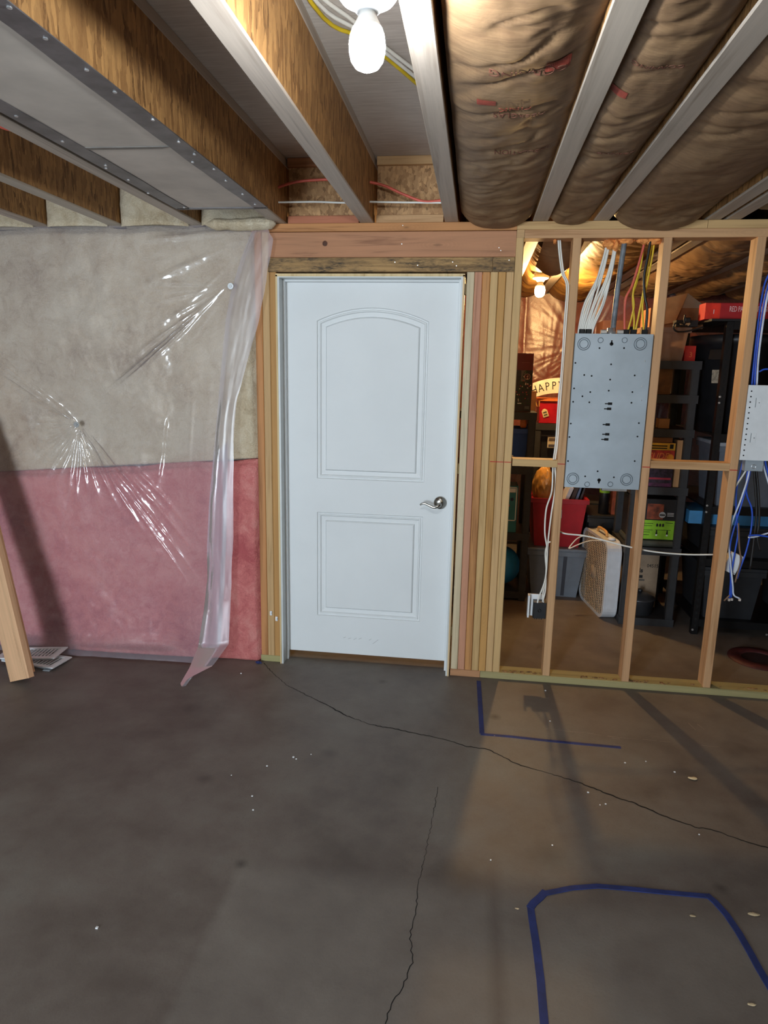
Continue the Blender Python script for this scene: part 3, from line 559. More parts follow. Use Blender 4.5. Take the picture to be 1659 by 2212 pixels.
# red print on the paper
red_p = plain('print_red', (138, 58, 44), .7, 0, .1, 60); dk_p = plain('print_brown', (104, 62, 46), .7, 0, .1, 60)
def drape(mb, hf): # lay flat print onto the batt surface
    mb.v = [(x, y, hf(x, y) - .0022 - (.0010 if z < 0 else 0)) for (x, y, z) in mb.v]; return mb
DOWN = lambda x, y, a: Matrix.Translation((x, y, 0)) @ Matrix.Rotation(a, 4, 'Z') @ Matrix.Diagonal((1, -1, -1, 1))
def print_on(b, hf, body, px, py, size, a=math.pi, m=red_p):
    p = atz(px, py, 2.29); t = text_mb(body, DOWN(p[0], p[1], a), size, .0005); bmx = bmesh.new(); me = bpy.data.meshes.new('q'); me.from_pydata(t.v, [], t.f); bmx.from_mesh(me); bpy.data.meshes.remove(me)
    bmesh.ops.triangulate(bmx, faces=bmx.faces[:])
    for _ in range(3):
        le = [e for e in bmx.edges if e.calc_length() > .009]
        if le: bmesh.ops.subdivide_edges(bmx, edges=le, cuts=1); bmesh.ops.triangulate(bmx, faces=bmx.faces[:])
    t2 = MB().bm(bmx); drape(t2, hf).build('print', m, b)
def block_on(b, hf, px, py, lx, ly, m=red_p):
    p = atz(px, py, 2.29); q = MB(); n = 12
    for i in range(n):
        xa, xb = p[0] - lx / 2 + lx * i / n, p[0] - lx / 2 + lx * (i + 1) / n
        for jy in range(3):
            ya, yb = p[1] - ly / 2 + ly * jy / 3, p[1] - ly / 2 + ly * (jy + 1) / 3; q.add([(xa, ya, 0), (xb, ya, 0), (xb, yb, 0), (xa, yb, 0)], [(0, 1, 2, 3)])
    drape(q, hf).build('print', m, b)
block_on(b1, h1, 1205, 155, .055, .045); block_on(b1, h1, 1050, 232, .05, .028); block_on(b2, h2, 1335, 222, .04, .035)
print_on(b1, h1, 'CORNING', 1140, 165, .040, m=dk_p); print_on(b1, h1, 'PINK', 1112, 243, .04); print_on(b1, h1, 'FIBERGLAS', 1120, 258, .03, m=dk_p); print_on(b1, h1, 'INSULATION', 1125, 340, .03, m=dk_p); print_on(b2, h2, 'CORNING', 1330, 340, .026, m=dk_p); print_on(b2, h2, 'CORNING', 1420, 160, .026, m=dk_p)

# ------------------------------------------------------------------ ceiling lamp and cables of the front room
def lamp(name, p, zplate, L, color, label, mount):
    t = thing(name, p, label, 'lamp'); x, y, z = p; T = lambda dz: Matrix.Translation((x, y, z + dz)) @ Matrix.Diagonal((1, 1, -1, 1))
    m = MB().lathe([(.0, 0), (.056, 0), (.057, .008), (.050, .016), (.030, .024), (.024, .034), (.022, .036), (.0, .036)], 36, T(0), cap=False); m.smooth = True; m.build('lampholder', porcelain, t)
    m = MB().lathe([(.0, .036), (.016, .036), (.019, .046), (.027, .060), (.029, .064), (0, .064)], 28, T(0), cap=False); m.smooth = True; m.build('bulb_base', porcelain, t)
    m = MB().lathe([(.0285, .0642), (.0325, .074), (.0350, .090), (.0345, .103), (.031, .118), (.023, .129), (.011, .135), (0, .136)], 28, T(0), cap=False); m.smooth = True; m.build('bulb', emit(name + '_glow', color, L), t)
    m = MB().box(x - .045, x + .045, y - .045, y + .045, z, mount - .0, .008, axis=2); m.build('junction_box', galv, t)
    return t
pm = np.array([-.236, -2.01, 2.302])
lm = lamp('ceiling_lamp', pm, 0, BULB_MAIN, (.90, .97, 1.0, 1), 'bright white bare bulb in a porcelain holder between the joists', 2.345)
bx("hanger_bar", galv, lm, -.5275, -.186, pm[1] - .012, pm[1] + .012, 2.336, 2.347)
pb = aty(1168, 600, 1.50)
lamp('ceiling_lamp', (pb[0], pb[1], pb[2] + .008), 0, BULB_STORE, (1.0, .62, .25, 1), 'warm glowing bare bulb in the storage room behind the stud wall', ZJ + .02)
lamp('ceiling_lamp', (.75, -5.1, 2.29), 0, BULB_REAR_FILL, (1.0, .80, .52, 1), 'unseen fill bulb added on the ceiling behind the camera', 2.335)  # unseen bulb added behind the camera as fill for the front room

def cable(pts, r, mat, label, cat='cable', group=None, name='cable', n=8, sub=6):
    return tag(MB().tube(catmull(pts, sub), r, n).build(name, mat), label, cat, group)
zc = ZS - .012
for i, (xo, mm_, lab) in enumerate(((0, romex, 'left of two white cables crossing under the subfloor behind the bulb'), (.05, romex, 'right of two white cables crossing under the subfloor behind the bulb'), (-.045, romex_y, 'yellow cable beside the white pair near the bulb'))):
    cable([(-.56, -1.55 - xo * 2 - .9, zc - .02), (-.50, -1.45 - xo * 2, zc), (-.40, -1.2 - xo, zc), (-.3, -.98 - xo, zc - .004), (-.14, -.62 - xo * 2, zc - .012)], .006, mm_, lab, name='ceiling_cable')
C1 = lambda px, py: aty(px, py, -.10)
cable([C1(560, 424), C1(592, 408), C1(640, 393), C1(700, 388), C1(752, 389), C1(790, 392), C1(830, 401), C1(870, 419), C1(915, 435), C1(960, 432), C1(985, 430)], .0062, romex_r, 'red cable looping through the joists above the header', name='ceiling_cable')
cable([C1(560, 436), C1(597, 437), C1(680, 436), C1(742, 438), C1(790, 436), C1(860, 437), C1(955, 438), C1(985, 438)], .0045, romex, 'straight white cable through the joists above the header', name='ceiling_cable')
cable([aty(-40, 245, -1.2), aty(0, 272, -1.15), aty(40, 284, -1.1), aty(80, 300, -1.05), aty(110, 318, -1.0), aty(150, 310, -.98)], .007, romex_r, 'red cable drooping beside the metal joist pan at left', name='ceiling_cable')
# ------------------------------------------------------------------ electrical panel seen from behind, and its cables
ep = thing('breaker_panel', (.639, .03, 1.057), 'grey steel breaker panel seen from behind between two studs', 'electrical panel')
E0, E1, EZ0, EZ1, EY = .4585, .8195, 1.057, 1.802, .001
bx('panel_box', galv, ep, E0, E1, EY, .092, EZ0, EZ1, c=.003, axis=2)
def at_panel(px, py): p = aty(px, py, EY); return (p[0], EY - .0002, p[2])
knock_m = plain('knockout_steel', (112, 120, 127), .4, .4, .05)
def ring(r0, r1, h=.003): return [(r0, 0), (r0, h), ((r0 + r1) / 2, h * 1.5), (r1, h), (r1, 0)]
for px, py, R_ in ((1261, 743, .030), (1383, 743, .030), (1237, 1034, .030), (1353, 1036, .030), (1297, 735, .013), (1349, 735, .013), (1268, 1046, .013), (1318, 1046, .013)):
    m = facing(at_panel(px, py)); q = MB()
    for f in ((1.0, .9), (.72, .62)) if R_ > .02 else ((1.0, .82),): q.lathe(ring(R_ * f[1], R_ * f[0]), 32, m, cap=False)
    q.smooth = True; q.build('knockout', knock_m, ep)
holes = [(1295, 752), (1348, 752), (1262, 810), (1278, 812), (1320, 787), (1318, 820), (1371, 811), (1275, 847), (1258, 856), (1273, 869), (1315, 844), (1366, 847), (1364, 870), (1240, 839), (1238, 868), (1243, 784), (1233, 915), (1230, 944), (1380, 914), (1377, 943), (1227, 996), (1371, 996), (1264, 1029), (1326, 1031), (1291, 1018)]
for px, py in holes: MB().lathe([(.0042, 0), (.0042, .0006), (0, .0006)], 12, facing(at_panel(px, py)), cap=False).build('hole', dark_hole, ep)
for px, py, up_ in ((1321, 743, 1), (1294, 1037, -1)):
    m = facing(at_panel(px, py)); q = MB().lathe([(.0085, 0), (.0085, .0007), (0, .0007)], 16, m, cap=False); q.box(*(at_panel(px, py)[0] + d for d in (-.0032, .0032)), EY - .0009, EY, at_panel(px, py)[2], at_panel(px, py)[2] + up_ * .017); q.build('keyhole', dark_hole, ep)
for px, py in ((1315, 872), (1313, 883), (1310, 917), (1309, 938), (1307, 949)):
    x, y, z = at_panel(px, py); q = MB().box(x - .004, x + .016, EY - .0009, EY, z - .006, z + .006, 0); q.box(x - .018, x - .004, EY - .0009, EY, z - .003, z + .002); q.build('slot', dark_hole, ep)
for px, py in ((1393, 780), (1387, 835), (1385, 865)): MB().lathe([(.003, 0), (.003, .001), (0, .0014)], 10, facing(at_panel(px, py)), cap=False).build('rivet', galv2, ep)
YC = .045
def con(px, wd, mat=black_m, h=.022):
    p = aty(px, 720, YC); q = MB().box(p[0] - wd / 2, p[0] + wd / 2, YC - .02, YC + .02, EZ1 - .002, EZ1 + h, .004, axis=2); q.build('cable_clamp', mat, ep)
for px in (1256, 1270): con(px, .026)
for px in (1351, 1367, 1391): con(px, .030)
p = aty(1321, 717, YC - .01); q = MB().lathe([(.022, -.003), (.022, .012), (.019, .014), (.019, .03), (0, .03)], 20, Matrix.Translation((p[0], YC, EZ1)), cap=False); q.smooth = True; q.build('conduit_fitting', galv2, ep)
for dx in (-.038, .038): MB().box(p[0] + dx - .014, p[0] + dx + .014, YC - .03, YC - .005, EZ1, EZ1 + .020, .004).build('fitting_ear', galv2, ep)
p = aty(1325, 1060, YC); MB().box(p[0] - .06, p[0] + .06, YC - .02, YC + .02, EZ0 - .016, EZ0 + .001, .003).build('bottom_fitting', galv2, ep)
rd = random.Random(11)
tops = [(1313, 518), (1315, 517), (1317, 518), (1312, 520), (1318, 519), (1330, 520), (1332, 521), (1334, 521), (1329, 522), (1333, 523)]; bots = [1249, 1252, 1255, 1258, 1262, 1266, 1269, 1272, 1275, 1278]
for i in range(10):
    tx, ty = tops[i]; b = bots[i]; k = i / 9
    pts = [aty(tx, ty - 8, .045 + .004 * (i % 3)), aty(tx - 6 + 2 * k, 545, .045 + .006 * (i % 3)), aty(tx - 22 + 7 * k + rd.uniform(-2, 2), 600, .045 + .007 * (i % 3)), aty(b + 14 + 12 * k + rd.uniform(-2, 2), 655, .045 + .006 * ((i + 1) % 3)), aty(b + 3 + 4 * k, 700, .045), aty(b, 724, .045)]
    cable(pts, .0048, romex, ('%s white cable %sentering the breaker panel top, counted from the left' % (('first', 'second', 'third', 'fourth', 'fifth', 'sixth', 'seventh', 'eighth', 'ninth', 'last')[i], '')), group='white cables entering the breaker panel', name='panel_cable')
cable([aty(1351, 512, .05), aty(1348, 530, .05), aty(1339, 590, .05), aty(1331, 650, .05), aty(1323, 722, .045)], .0125, romex_g, 'thick grey service cable running into the top of the breaker panel', name='service_cable', n=14)
cable([aty(1393, 515, .05), aty(1387, 545, .05), aty(1366, 615, .05), aty(1351, 650, .05), aty(1349, 724, .045)], .0058, romex_r, 'thick red cable running into the top of the breaker panel', name='panel_cable')
for i, P in enumerate(([(1391, 520), (1384, 575), (1368, 630), (1369, 665), (1354, 724)], [(1392, 521), (1378, 600), (1367, 640), (1370, 690), (1368, 724)], [(1409, 520), (1400, 570), (1388, 640), (1380, 680), (1371, 724)], [(1414, 521), (1408, 560), (1396, 620), (1388, 660), (1391, 724)])):
    cable([aty(x, y, .052 + .005 * i) for x, y in P], .0042, romex_y, ('leftmost yellow cable entering the breaker panel, next to the red one', 'second yellow cable from the red one at the breaker panel', 'third yellow cable from the red one at the breaker panel', 'rightmost yellow cable, beside the black one at the breaker panel')[i], group='yellow cables entering the breaker panel', name='panel_cable')
cable([aty(1405, 520, .04), aty(1400, 550, .04), aty(1391, 600, .04), aty(1393, 640, .04), aty(1398, 670, .04), aty(1394, 724, .045)], .0062, romex_k, 'black cable dropping into the right end of the breaker panel top', name='panel_cable')
def foam_blob(px, py, y, sx, sz, seed, label):
    bm = bmesh.new(); bmesh.ops.create_icosphere(bm, subdivisions=4, radius=1); p = aty(px, py, y); V = np.array([v.co for v in bm.verts]); d = 1 + .45 * fbm(V[:, 0] * 2.2 + seed, V[:, 1] * 2.2, V[:, 2] * 2.2, 4, seed)
    for v, k in zip(bm.verts, d): v.co = Vector((p[0] + v.co.x * k * sx, p[1] + v.co.y * k * .022, min(p[2] + v.co.z * k * sz, ZP0 - .0005)))
    b = MB().bm(bm); b.smooth = True; tag(b.build('foam_sealant', foam_m), label, 'foam sealant', 'orange foam around the cable holes')
foam_blob(1315, 527, .045, .030, .022, 1, 'orange foam drip around the white cable bundle under the plate'); foam_blob(1331, 530, .045, .014, .028, 2, 'narrow orange foam drip right of the white cable bundle')
foam_blob(1352, 519, .05, .040, .016, 3, 'orange foam lump above the thick grey cable'); foam_blob(1391, 520, .05, .028, .018, 4, 'orange foam lump around the red cable hole'); foam_blob(1412, 520, .05, .038, .017, 5, 'orange foam lump around the yellow cables at the right stud'); foam_blob(1199, 522, .04, .008, .010, 6, 'small orange foam dab around the single white cable at left')

# cables stapled down the second stud to the outlet box
YD = .03
stp = [(1206, 519), (1208, 545), (1214, 590), (1224, 620), (1219, 700), (1213, 800), (1207, 860), (1201, 950), (1195, 1000)]
for i, (dx, dn) in enumerate(((0, [(1192, 1060), (1180, 1100), (1177, 1150), (1182, 1190), (1178, 1250), (1164, 1290), (1161, 1302)]), (4, [(1196, 1050), (1187, 1110), (1180, 1170), (1176, 1230), (1174, 1275), (1168, 1300)]))):
    cable([aty(x + dx, y, YD + .006 * i) for x, y in stp + dn], .0042, romex, ('left' if i == 0 else 'right') + ' of the two white cables running down beside the second stud to the outlet box', name='stud_cable')
cable([aty(1189, 1170, .035), aty(1184, 1174, .04), aty(1178, 1195, .04), aty(1180, 1240, .04), aty(1173, 1280, .04), aty(1174, 1302, .04)], .004, romex, 'short white cable hooking out of the second stud down to the outlet box', name='stud_cable')
ob = thing('outlet_box', (*aty(1163, 1335, .04)[:2], aty(1163, 1335, .04)[2]), 'black outlet box with a white cover on the side of the second stud', 'outlet')
x0, x1, z0, z1 = span(1152, 1302, 1177, 1336, .03); bx('box_shell', black_p, ob, x0, .4165, .03, .085, z0, z1, c=.003, axis=2)
MB().box(x0 - .028, x0 + .05, .086, .092, z0 - .006, z1 + .028, .002).build('cover_plate', white_p, ob); MB().box(x0 - .028, x0 - .020, .05, .0855, z0 - .006, z1 + .028).build('cover_lip', white_p, ob)
c0 = aty(1165, 1319, .029); MB().lathe(ring(.006, .009, .002), 18, facing((c0[0], .0295, c0[2])), cap=False).build('knockout', black_m, ob)
for k in range(4): MB().box(x0 + .006 + k * .012, x0 + .012 + k * .012, .032, .08, z0 - .006, z0).build('box_tab', black_p, ob)
# drooping white cable from stud to stud
cable([aty(1205, 1146, .06), aty(1222, 1153, .06), aty(1260, 1157, .055), aty(1300, 1166, .05), aty(1345, 1178, .045), aty(1372, 1184, .05), aty(1400, 1190, .05), aty(1440, 1195, .05), aty(1490, 1198, .05), aty(1540, 1198, .05)], .0042, romex, 'white cable strung from stud to stud in front of the box fan', name='strung_cable')
# white equipment enclosure on the right, with its blue and white data cables
en = thing('media_enclosure', (1.45, .03, 1.23), 'white metal enclosure seen from behind at the right edge, with a row of holes', 'enclosure')
x0, x1, z0, z1 = span(1606, 829, 1700, 990, .0); x0, z0, z1 = 1.2695, 1.222, 1.576
bx('enclosure_box', white_p, en, x0, 1.6345, -.002, .085, z0, z1, c=.002, axis=2)
for k in range(13): MB().lathe([(.0036, 0), (.0036, .0006), (0, .0006)], 10, facing((x0 + .014, -.0022, z1 - .028 - k * .0253)), cap=False).build('hole', dark_hole, en)
for px, py in ((1638, 870), (1627, 946)):
    q = aty(px, py, -.002); MB().box(q[0] - .010, q[0] + .012, -.0045, -.002, q[2] - .022, q[2] + .022, .002, axis=2).build('lance_tab', white_p, en); MB().box(q[0] - .0125, q[0] - .0105, -.0032, -.002, q[2] - .022, q[2] + .022).build('lance_slit', plain('slit_grey', (120, 124, 128), .6), en); MB().lathe([(.002, 0), (.002, .001), (0, .001)], 8, facing((q[0] + .003, -.0046, q[2])), cap=False).build('hole', dark_hole, en)
q0 = aty(1609, 994, .03); q1 = aty(1645, 1018, .03); pl = MB().box(q0[0], q1[0], .02, .06, q1[2], z0 - .0005, .002).build('conduit_plate', galv, en); cq = aty(1628, 1008, .02)
MB().lathe(ring(.008, .011, .001), 18, facing((cq[0], .0198, cq[2])), cap=False).build('knockout', galv2, pl)
bundle = [[(1662, 590), (1650, 620), (1640, 680), (1632, 750), (1627, 800), (1624, 832)], [(1664, 600), (1653, 640), (1643, 700), (1634, 770), (1630, 832)], [(1668, 600), (1656, 650), (1645, 720), (1638, 780), (1635, 832)]]
for i, P in enumerate(bundle): cable([aty(x, y, .04 + .005 * i) for x, y in P], .0045, (cat_blue, cat_blue, cat_white)[i], ('left blue cable dropping into the white enclosure top', 'right blue cable dropping into the white enclosure top', 'pale cable dropping into the white enclosure top')[i], name='data_cable')
cable([aty(1640, 803, .08), aty(1650, 798, .08), aty(1662, 797, .08)], .004, cat_blue, 'short blue cable arc above the white enclosure', name='data_cable')
fall = [([(1622, 990), (1616, 1030), (1600, 1080), (1581, 1130), (1574, 1170), (1578, 1215), (1583, 1265), (1585, 1285), (1598, 1293)], cat_white, 'long white data cable hanging lowest beside the fourth stud'),
        ([(1624, 990), (1618, 1030), (1603, 1085), (1586, 1140), (1577, 1180), (1578, 1230), (1580, 1290)], cat_blue, 'blue data cable hanging just left of the lowest white one'),
        ([(1606, 992), (1592, 1050), (1590, 1100), (1594, 1150), (1588, 1190), (1580, 1240), (1576, 1292)], cat_blue, 'blue data cable hanging straight along the fourth stud'),
        ([(1618, 990), (1612, 1060), (1624, 1100), (1623, 1140), (1612, 1190), (1598, 1230), (1592, 1250)], cat_blue, 'blue data cable bowing out to the right below the enclosure'),
        ([(1614, 1012), (1604, 1028), (1592, 1046), (1580, 1064)], romex, 'short white cable slanting left from the enclosure knockout plate'),
        ([(1652, 992), (1656, 1010), (1664, 1040)], cat_blue, 'blue cable leaving the enclosure at the right edge of the photo'), ([(1646, 992), (1652, 1016), (1662, 1050)], cat_white, 'white cable leaving the enclosure at the right edge of the photo'),
        ([(1616, 1161), (1630, 1160), (1645, 1156), (1664, 1150)], cat_white, 'white cable running sideways to the right below the enclosure'), ([(1617, 1157), (1635, 1156), (1650, 1158), (1664, 1160)], cat_blue, 'blue cable running sideways to the right below the enclosure'),
        ([(1595, 1130), (1597, 1180), (1600, 1210), (1594, 1235), (1588, 1258)], cat_brown, 'brown cable hanging behind the small white box'), ([(1582, 1280), (1574, 1288), (1564, 1298)], cat_brown, 'brown cable end by the foot of the data cables')]
for i, (P, m, lab) in enumerate(fall): cable([aty(x, y, .05 + .006 * (i % 4)) for x, y in P], .0042, m, lab, name='data_cable')
for i, P in enumerate(([(1627, 992), (1632, 1060), (1634, 1110), (1628, 1170), (1620, 1230)], [(1631, 992), (1638, 1060), (1640, 1120), (1636, 1160), (1642, 1190)])): cable([aty(x, y, .12) for x, y in P], .006, romex_k, ('left' if i == 0 else 'right') + ' black cable hanging below the white enclosure', name='data_cable')
for px, py, lab in ((1598, 1294, 'clear plug on the end of the long white data cable'), (1581, 1293, 'clear plug on the end of the right blue data cable beside the white one'), (1575, 1294, 'clear plug on the end of the leftmost hanging blue data cable')):
    q = aty(px, py, .05); tag(MB().box(q[0] - .005, q[0] + .005, .045, .056, q[2] - .010, q[2] + .002, .001).build('cable_plug', plain('clear_plug', (190, 180, 172), .2)), lab, 'plug', 'plugs on the data cables')
sb = thing('switch_box', aty(1580, 1240, .12), 'small white junction box hanging tilted below the data cables', 'junction box')
m = facing(aty(1581, 1215, .10), 0) @ Matrix.Rotation(-.38, 4, 'Z'); q = MB().prism([(-.034, -.05), (.034, -.05), (.034, .05), (-.034, .05)], -.02, .02, m); q.build('box_shell', white_p, sb)
for dx in (.010, .020, .028): MB().lathe([(.002, 0), (.002, .001), (0, .001)], 8, m @ Matrix.Translation((dx, -.044, .02)), cap=False).build('hole', dark_hole, sb)

# ------------------------------------------------------------------ storage room shell: insulation on the far wall, batts overhead
nxx, nzz = 200, 110
X, Z = np.meshgrid(np.linspace(-.6, 3.38, nxx), np.linspace(.02, 2.32, nzz)); Y = 3.09 - .05 * np.abs(np.sin((X + .2) * math.pi / .61)) ** .6 + .02 * fbm(X * 2.5, Z * 2.5, 0, 4, 201)
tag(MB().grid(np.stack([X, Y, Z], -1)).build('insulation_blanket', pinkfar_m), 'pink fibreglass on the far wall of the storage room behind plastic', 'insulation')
X, Z = np.meshgrid(np.linspace(-.6, 3.38, 320), np.linspace(.02, 2.32, 200)); Y = 3.012 - .025 * np.abs(np.sin((X + .2) * math.pi / .61)) ** .6 + .008 * fbm(X * 2, Z * 2, 0, 2, 207)
for (cx, cz, sd) in ((.62, 1.55, 1), (.95, 1.86, 2), (1.9, 1.9, 3)):
    rr = np.hypot(X - cx, Z - cz) + 1e-3; th = np.arctan2(Z - cz, X - cx); Y -= .008 * np.clip(1 - np.abs(fbm(th * 8, rr, 0, 3, 220 + sd)) * 3, 0, 1) ** 1.5 * np.exp(-rr / .4) * np.clip(rr / .08, 0, 1)
tag(MB().grid(np.stack([X, Y, Z], -1)).build('plastic_sheet', film('clear_plastic_storage', .95, .05, .34)), 'clear plastic over the pink insulation at the back of the storage room', 'plastic sheet')
def sbatt(x0, x1, y0, y1, sag, seed, lab, m=kraft2_m, zb=2.345): return batt(x0, x1, y0, y1, sag, seed, lab, m, .0, 'batts on the storage room ceiling', zb, 1.5)[0]
sbatt(.30, .50, .70, 2.9, .03, 301, 'crumpled golden batt hanging behind the storage room bulb'); sbatt(.578, .995, .14, 2.9, .055, 311, 'crumpled golden batt above the breaker panel in the storage room')
sbatt(1.152, 1.556, .14, 2.9, .05, 321, 'brown batt right of the breaker panel on the storage room ceiling', kraft_m); sbatt(1.628, 1.966, .14, 2.9, .05, 331, 'brown batt second from the right on the storage room ceiling', kraft_m); sbatt(2.038, 2.376, .14, 2.9, .05, 341, 'brown batt at the far right of the storage room ceiling', kraft_m)
sbatt(-.11, .225, .14, 2.9, .01, 351, 'golden batt left of the storage room bulb'); 
q = aty(1180, 545, .42); X, Z = np.meshgrid(np.linspace(.30, .50, 30), np.linspace(0, 1, 24)); Y = .20 + .5 * Z; Zz = 2.27 - .06 * np.sin(Z * math.pi / 2) - .05 * np.sin((X - .30) / .2 * math.pi) * Z + .006 * fbm(X * 14, Z * 6, 0, 3, 9)
tag(MB().grid(np.stack([X, Y, Zz], -1)).build('insulation_flap', kraft_m), 'loose brown kraft flap hanging under the ceiling before the storage room bulb', 'insulation')

# ------------------------------------------------------------------ storage room contents
card = plain('cardboard', (178, 130, 82), .8, 0, .07, 14); card2 = plain('grey_cardboard', (150, 128, 106), .8, 0, .07, 14); card3 = plain('brown_cardboard', (134, 88, 52), .8, 0, .1, 14)
resin = plain('grey_resin_shelf', (46, 47, 50), .55, 0, .1, 20)
def shelf_unit(x0, x1, y0, y1, levels, label, mat=resin, post=.05, th=.05, top=None, name='shelving_unit'):
    t = thing(name, ((x0 + x1) / 2, (y0 + y1) / 2, 0), label, 'shelving')
    top = top or levels[-1]
    for a in (x0, x1 - post):
        for b in (y0, y1 - post): MB().box(a, a + post, b, b + post, 0, top - (.001 if top == levels[-1] else 0), .006, axis=2).build('post', mat, t)
    for z in levels:
        q = MB().box(x0 - .004, x1 + .004, y0 - .004, y1 + .004, z - .012, z, 0); q.box(x0 - .004, x1 + .004, y0 - .004, y0 + .012, z - th, z - .012); q.box(x0 - .004, x0 + .012, y0 + .012, y1, z - th, z - .012); q.box(x1 - .012, x1 + .004, y0 + .012, y1, z - th, z - .012); q.build('shelf', mat, t)
    return t
S1Y = 1.32
shelf_unit(-.25, .415, S1Y, 1.74, [.07, .50, .975, 1.352], 'dark resin shelving unit at the left, just behind the stud pack')
S2Y = 2.0
shelf_unit(.47, 1.22, S2Y, 2.42, [.05, .62, .96, 1.235], 'dark resin shelving unit behind the red tote')
S3X0, S3X1, S3Y = 1.006, 1.345, .98
shelf_unit(S3X0, S3X1, S3Y, 1.42, [.05, .53, .925, 1.29, 1.50, 1.705], 'narrow black shelving unit in the middle, right of the box fan')
def tote(x0, x1, y0, y1, z0, z1, mat, label, lid=None, taper=.045, group=None, ribs=None, name='storage_tote'):
    t = thing(name, ((x0 + x1) / 2, (y0 + y1) / 2, z0), label, 'tote', group); q = MB(); tp = taper
    lo = [(x0 + tp, y0 + tp), (x1 - tp, y0 + tp), (x1 - tp, y1 - tp), (x0 + tp, y1 - tp)]; hi = [(x0, y0), (x1, y0), (x1, y1), (x0, y1)]
    g = .008; hi2 = [(x0 + g, y0 + g), (x1 - g, y0 + g), (x1 - g, y1 - g), (x0 + g, y1 - g)]; lo2 = [(x + (g if x < (x0 + x1) / 2 else -g), y + (g if y < (y0 + y1) / 2 else -g)) for x, y in lo]
    q.add([(x, y, z0) for x, y in lo] + [(x, y, z1) for x, y in hi] + [(x, y, z1) for x, y in hi2] + [(x, y, z0 + .01) for x, y in lo2],
          [(3, 2, 1, 0)] + [(i, (i + 1) % 4, 4 + (i + 1) % 4, 4 + i) for i in range(4)] + [(4 + i, 4 + (i + 1) % 4, 8 + (i + 1) % 4, 8 + i) for i in range(4)] + [(8 + i, 8 + (i + 1) % 4, 12 + (i + 1) % 4, 12 + i) for i in range(4)] + [(12, 13, 14, 15)])
    q.build('tote_body', mat, t)
    rm = MB()
    for a in ((x0 - .012, x1 + .012, y0 - .012, y0), (x0 - .012, x1 + .012, y1, y1 + .012), (x0 - .012, x0, y0, y1), (x1, x1 + .012, y0, y1)): rm.box(*a, z1 - .03, z1 + .002)
    rm.build('rim', mat, t)
    if lid: MB().rbox(x0 - .016, x1 + .016, y0 - .016, y1 + .016, z1 + .001, z1 + .026, .008).build('lid', lid, t)
    if ribs:
        for (fx0, fx1, rmat) in ribs:
            a, b = x0 + (x1 - x0) * fx0, x0 + (x1 - x0) * fx1; sh = lambda x: x + (tp if x < (x0 + x1) / 2 else -tp) * (1 - 2 * abs((x - (x0 + x1) / 2)) / (x1 - x0)) * 0
            MB().add([(sh(a), y0 + tp - .003, z0 + .01), (sh(b), y0 + tp - .003, z0 + .01), (b, y0 - .003, z1 - .032), (a, y0 - .003, z1 - .032)] + [(sh(a), y0 + tp + .004, z0 + .01), (sh(b), y0 + tp + .004, z0 + .01), (b, y0 + .004, z1 - .032), (a, y0 + .004, z1 - .032)], [(0, 1, 2, 3), (7, 6, 5, 4), (0, 4, 5, 1), (1, 5, 6, 2), (2, 6, 7, 3), (3, 7, 4, 0)]).build('rib', rmat, t)
    return t
grey_t = plain('grey_tote', (112, 122, 134), .5, 0, .04); dark_t = plain('dark_rib', (62, 66, 76), .5); red_t = plain('red_tote', (166, 20, 34), .45, 0, .05); blue_t = plain('blue_bin', (28, 70, 150), .45, 0, .05); char_t = plain('charcoal_tote', (38, 40, 44), .45, 0, .08)
GY = 1.44
t = tote(.432, .838, GY, 1.92, .001, .352, grey_t, 'grey tote with dark ribs on the floor under the red tote', lid=grey_t, ribs=[(.35, .37, dark_t), (.62, .68, dark_t)], taper=.04)
MB().box(.612, .630, GY - .001, GY + .003, .17, .30).build('sticker', white_p, t)
RZ = .380
t = tote(.437, .822, GY + .01, 1.90, RZ, .738, red_t, 'red open tote stacked on the grey tote', taper=.035)
q = MB().box(.622, .648, GY + .006, GY + .012, .60, .66); lb = q.build('sticker', white_p, t); MB().box(.627, .644, GY + .004, GY + .007, .62, .652).build('sticker_print', plain('navy_print', (40, 44, 84), .5), lb)
# orange tinted plastic bag in the red tote
bm = bmesh.new(); bmesh.ops.create_icosphere(bm, subdivisions=5, radius=1); V = np.array([v.co for v in bm.verts]); d = 1 + .16 * fbm(V[:, 0] * 2, V[:, 1] * 2, V[:, 2] * 2, 4, 5) + .12 * np.abs(fbm(V[:, 0] * 5 + V[:, 2] * 2, V[:, 1] * 5, V[:, 2] * 1.2, 3, 8))
for v, k in zip(bm.verts, d): v.co = Vector((.515 + v.co.x * k * .075, 1.56 + v.co.y * k * .09, .80 + v.co.z * k * .155))
b = MB().bm(bm); b.smooth = True; bag = tag(b.build('plastic_bag', plain('amber_bag', (206, 150, 78), .22, 0, .2, 10, .4)), 'crumpled amber plastic bag stuffed in the red tote', 'bag')
for i, (x, c, tilt, lab) in enumerate(((.655, (204, 206, 210), .35, 'pale thin board leaning in the red tote'), (.70, (60, 44, 38), .30, 'dark brown thin board leaning in the red tote'), (.735, (96, 112, 140), .30, 'blue grey book leaning in the red tote'), (.762, (52, 44, 44), .22, 'blackish book at the right end of the red tote'))):
    m = Matrix.Translation((x, 1.66, .62)) @ Matrix.Rotation(tilt, 4, 'Y'); q = MB().prism([(-.013, -.10), (.013, -.10), (.013, .10), (-.013, .10)], 0, .20 + .01 * i, m); tag(q.build('book', plain('book_%d' % i, c, .6)), lab, 'book')
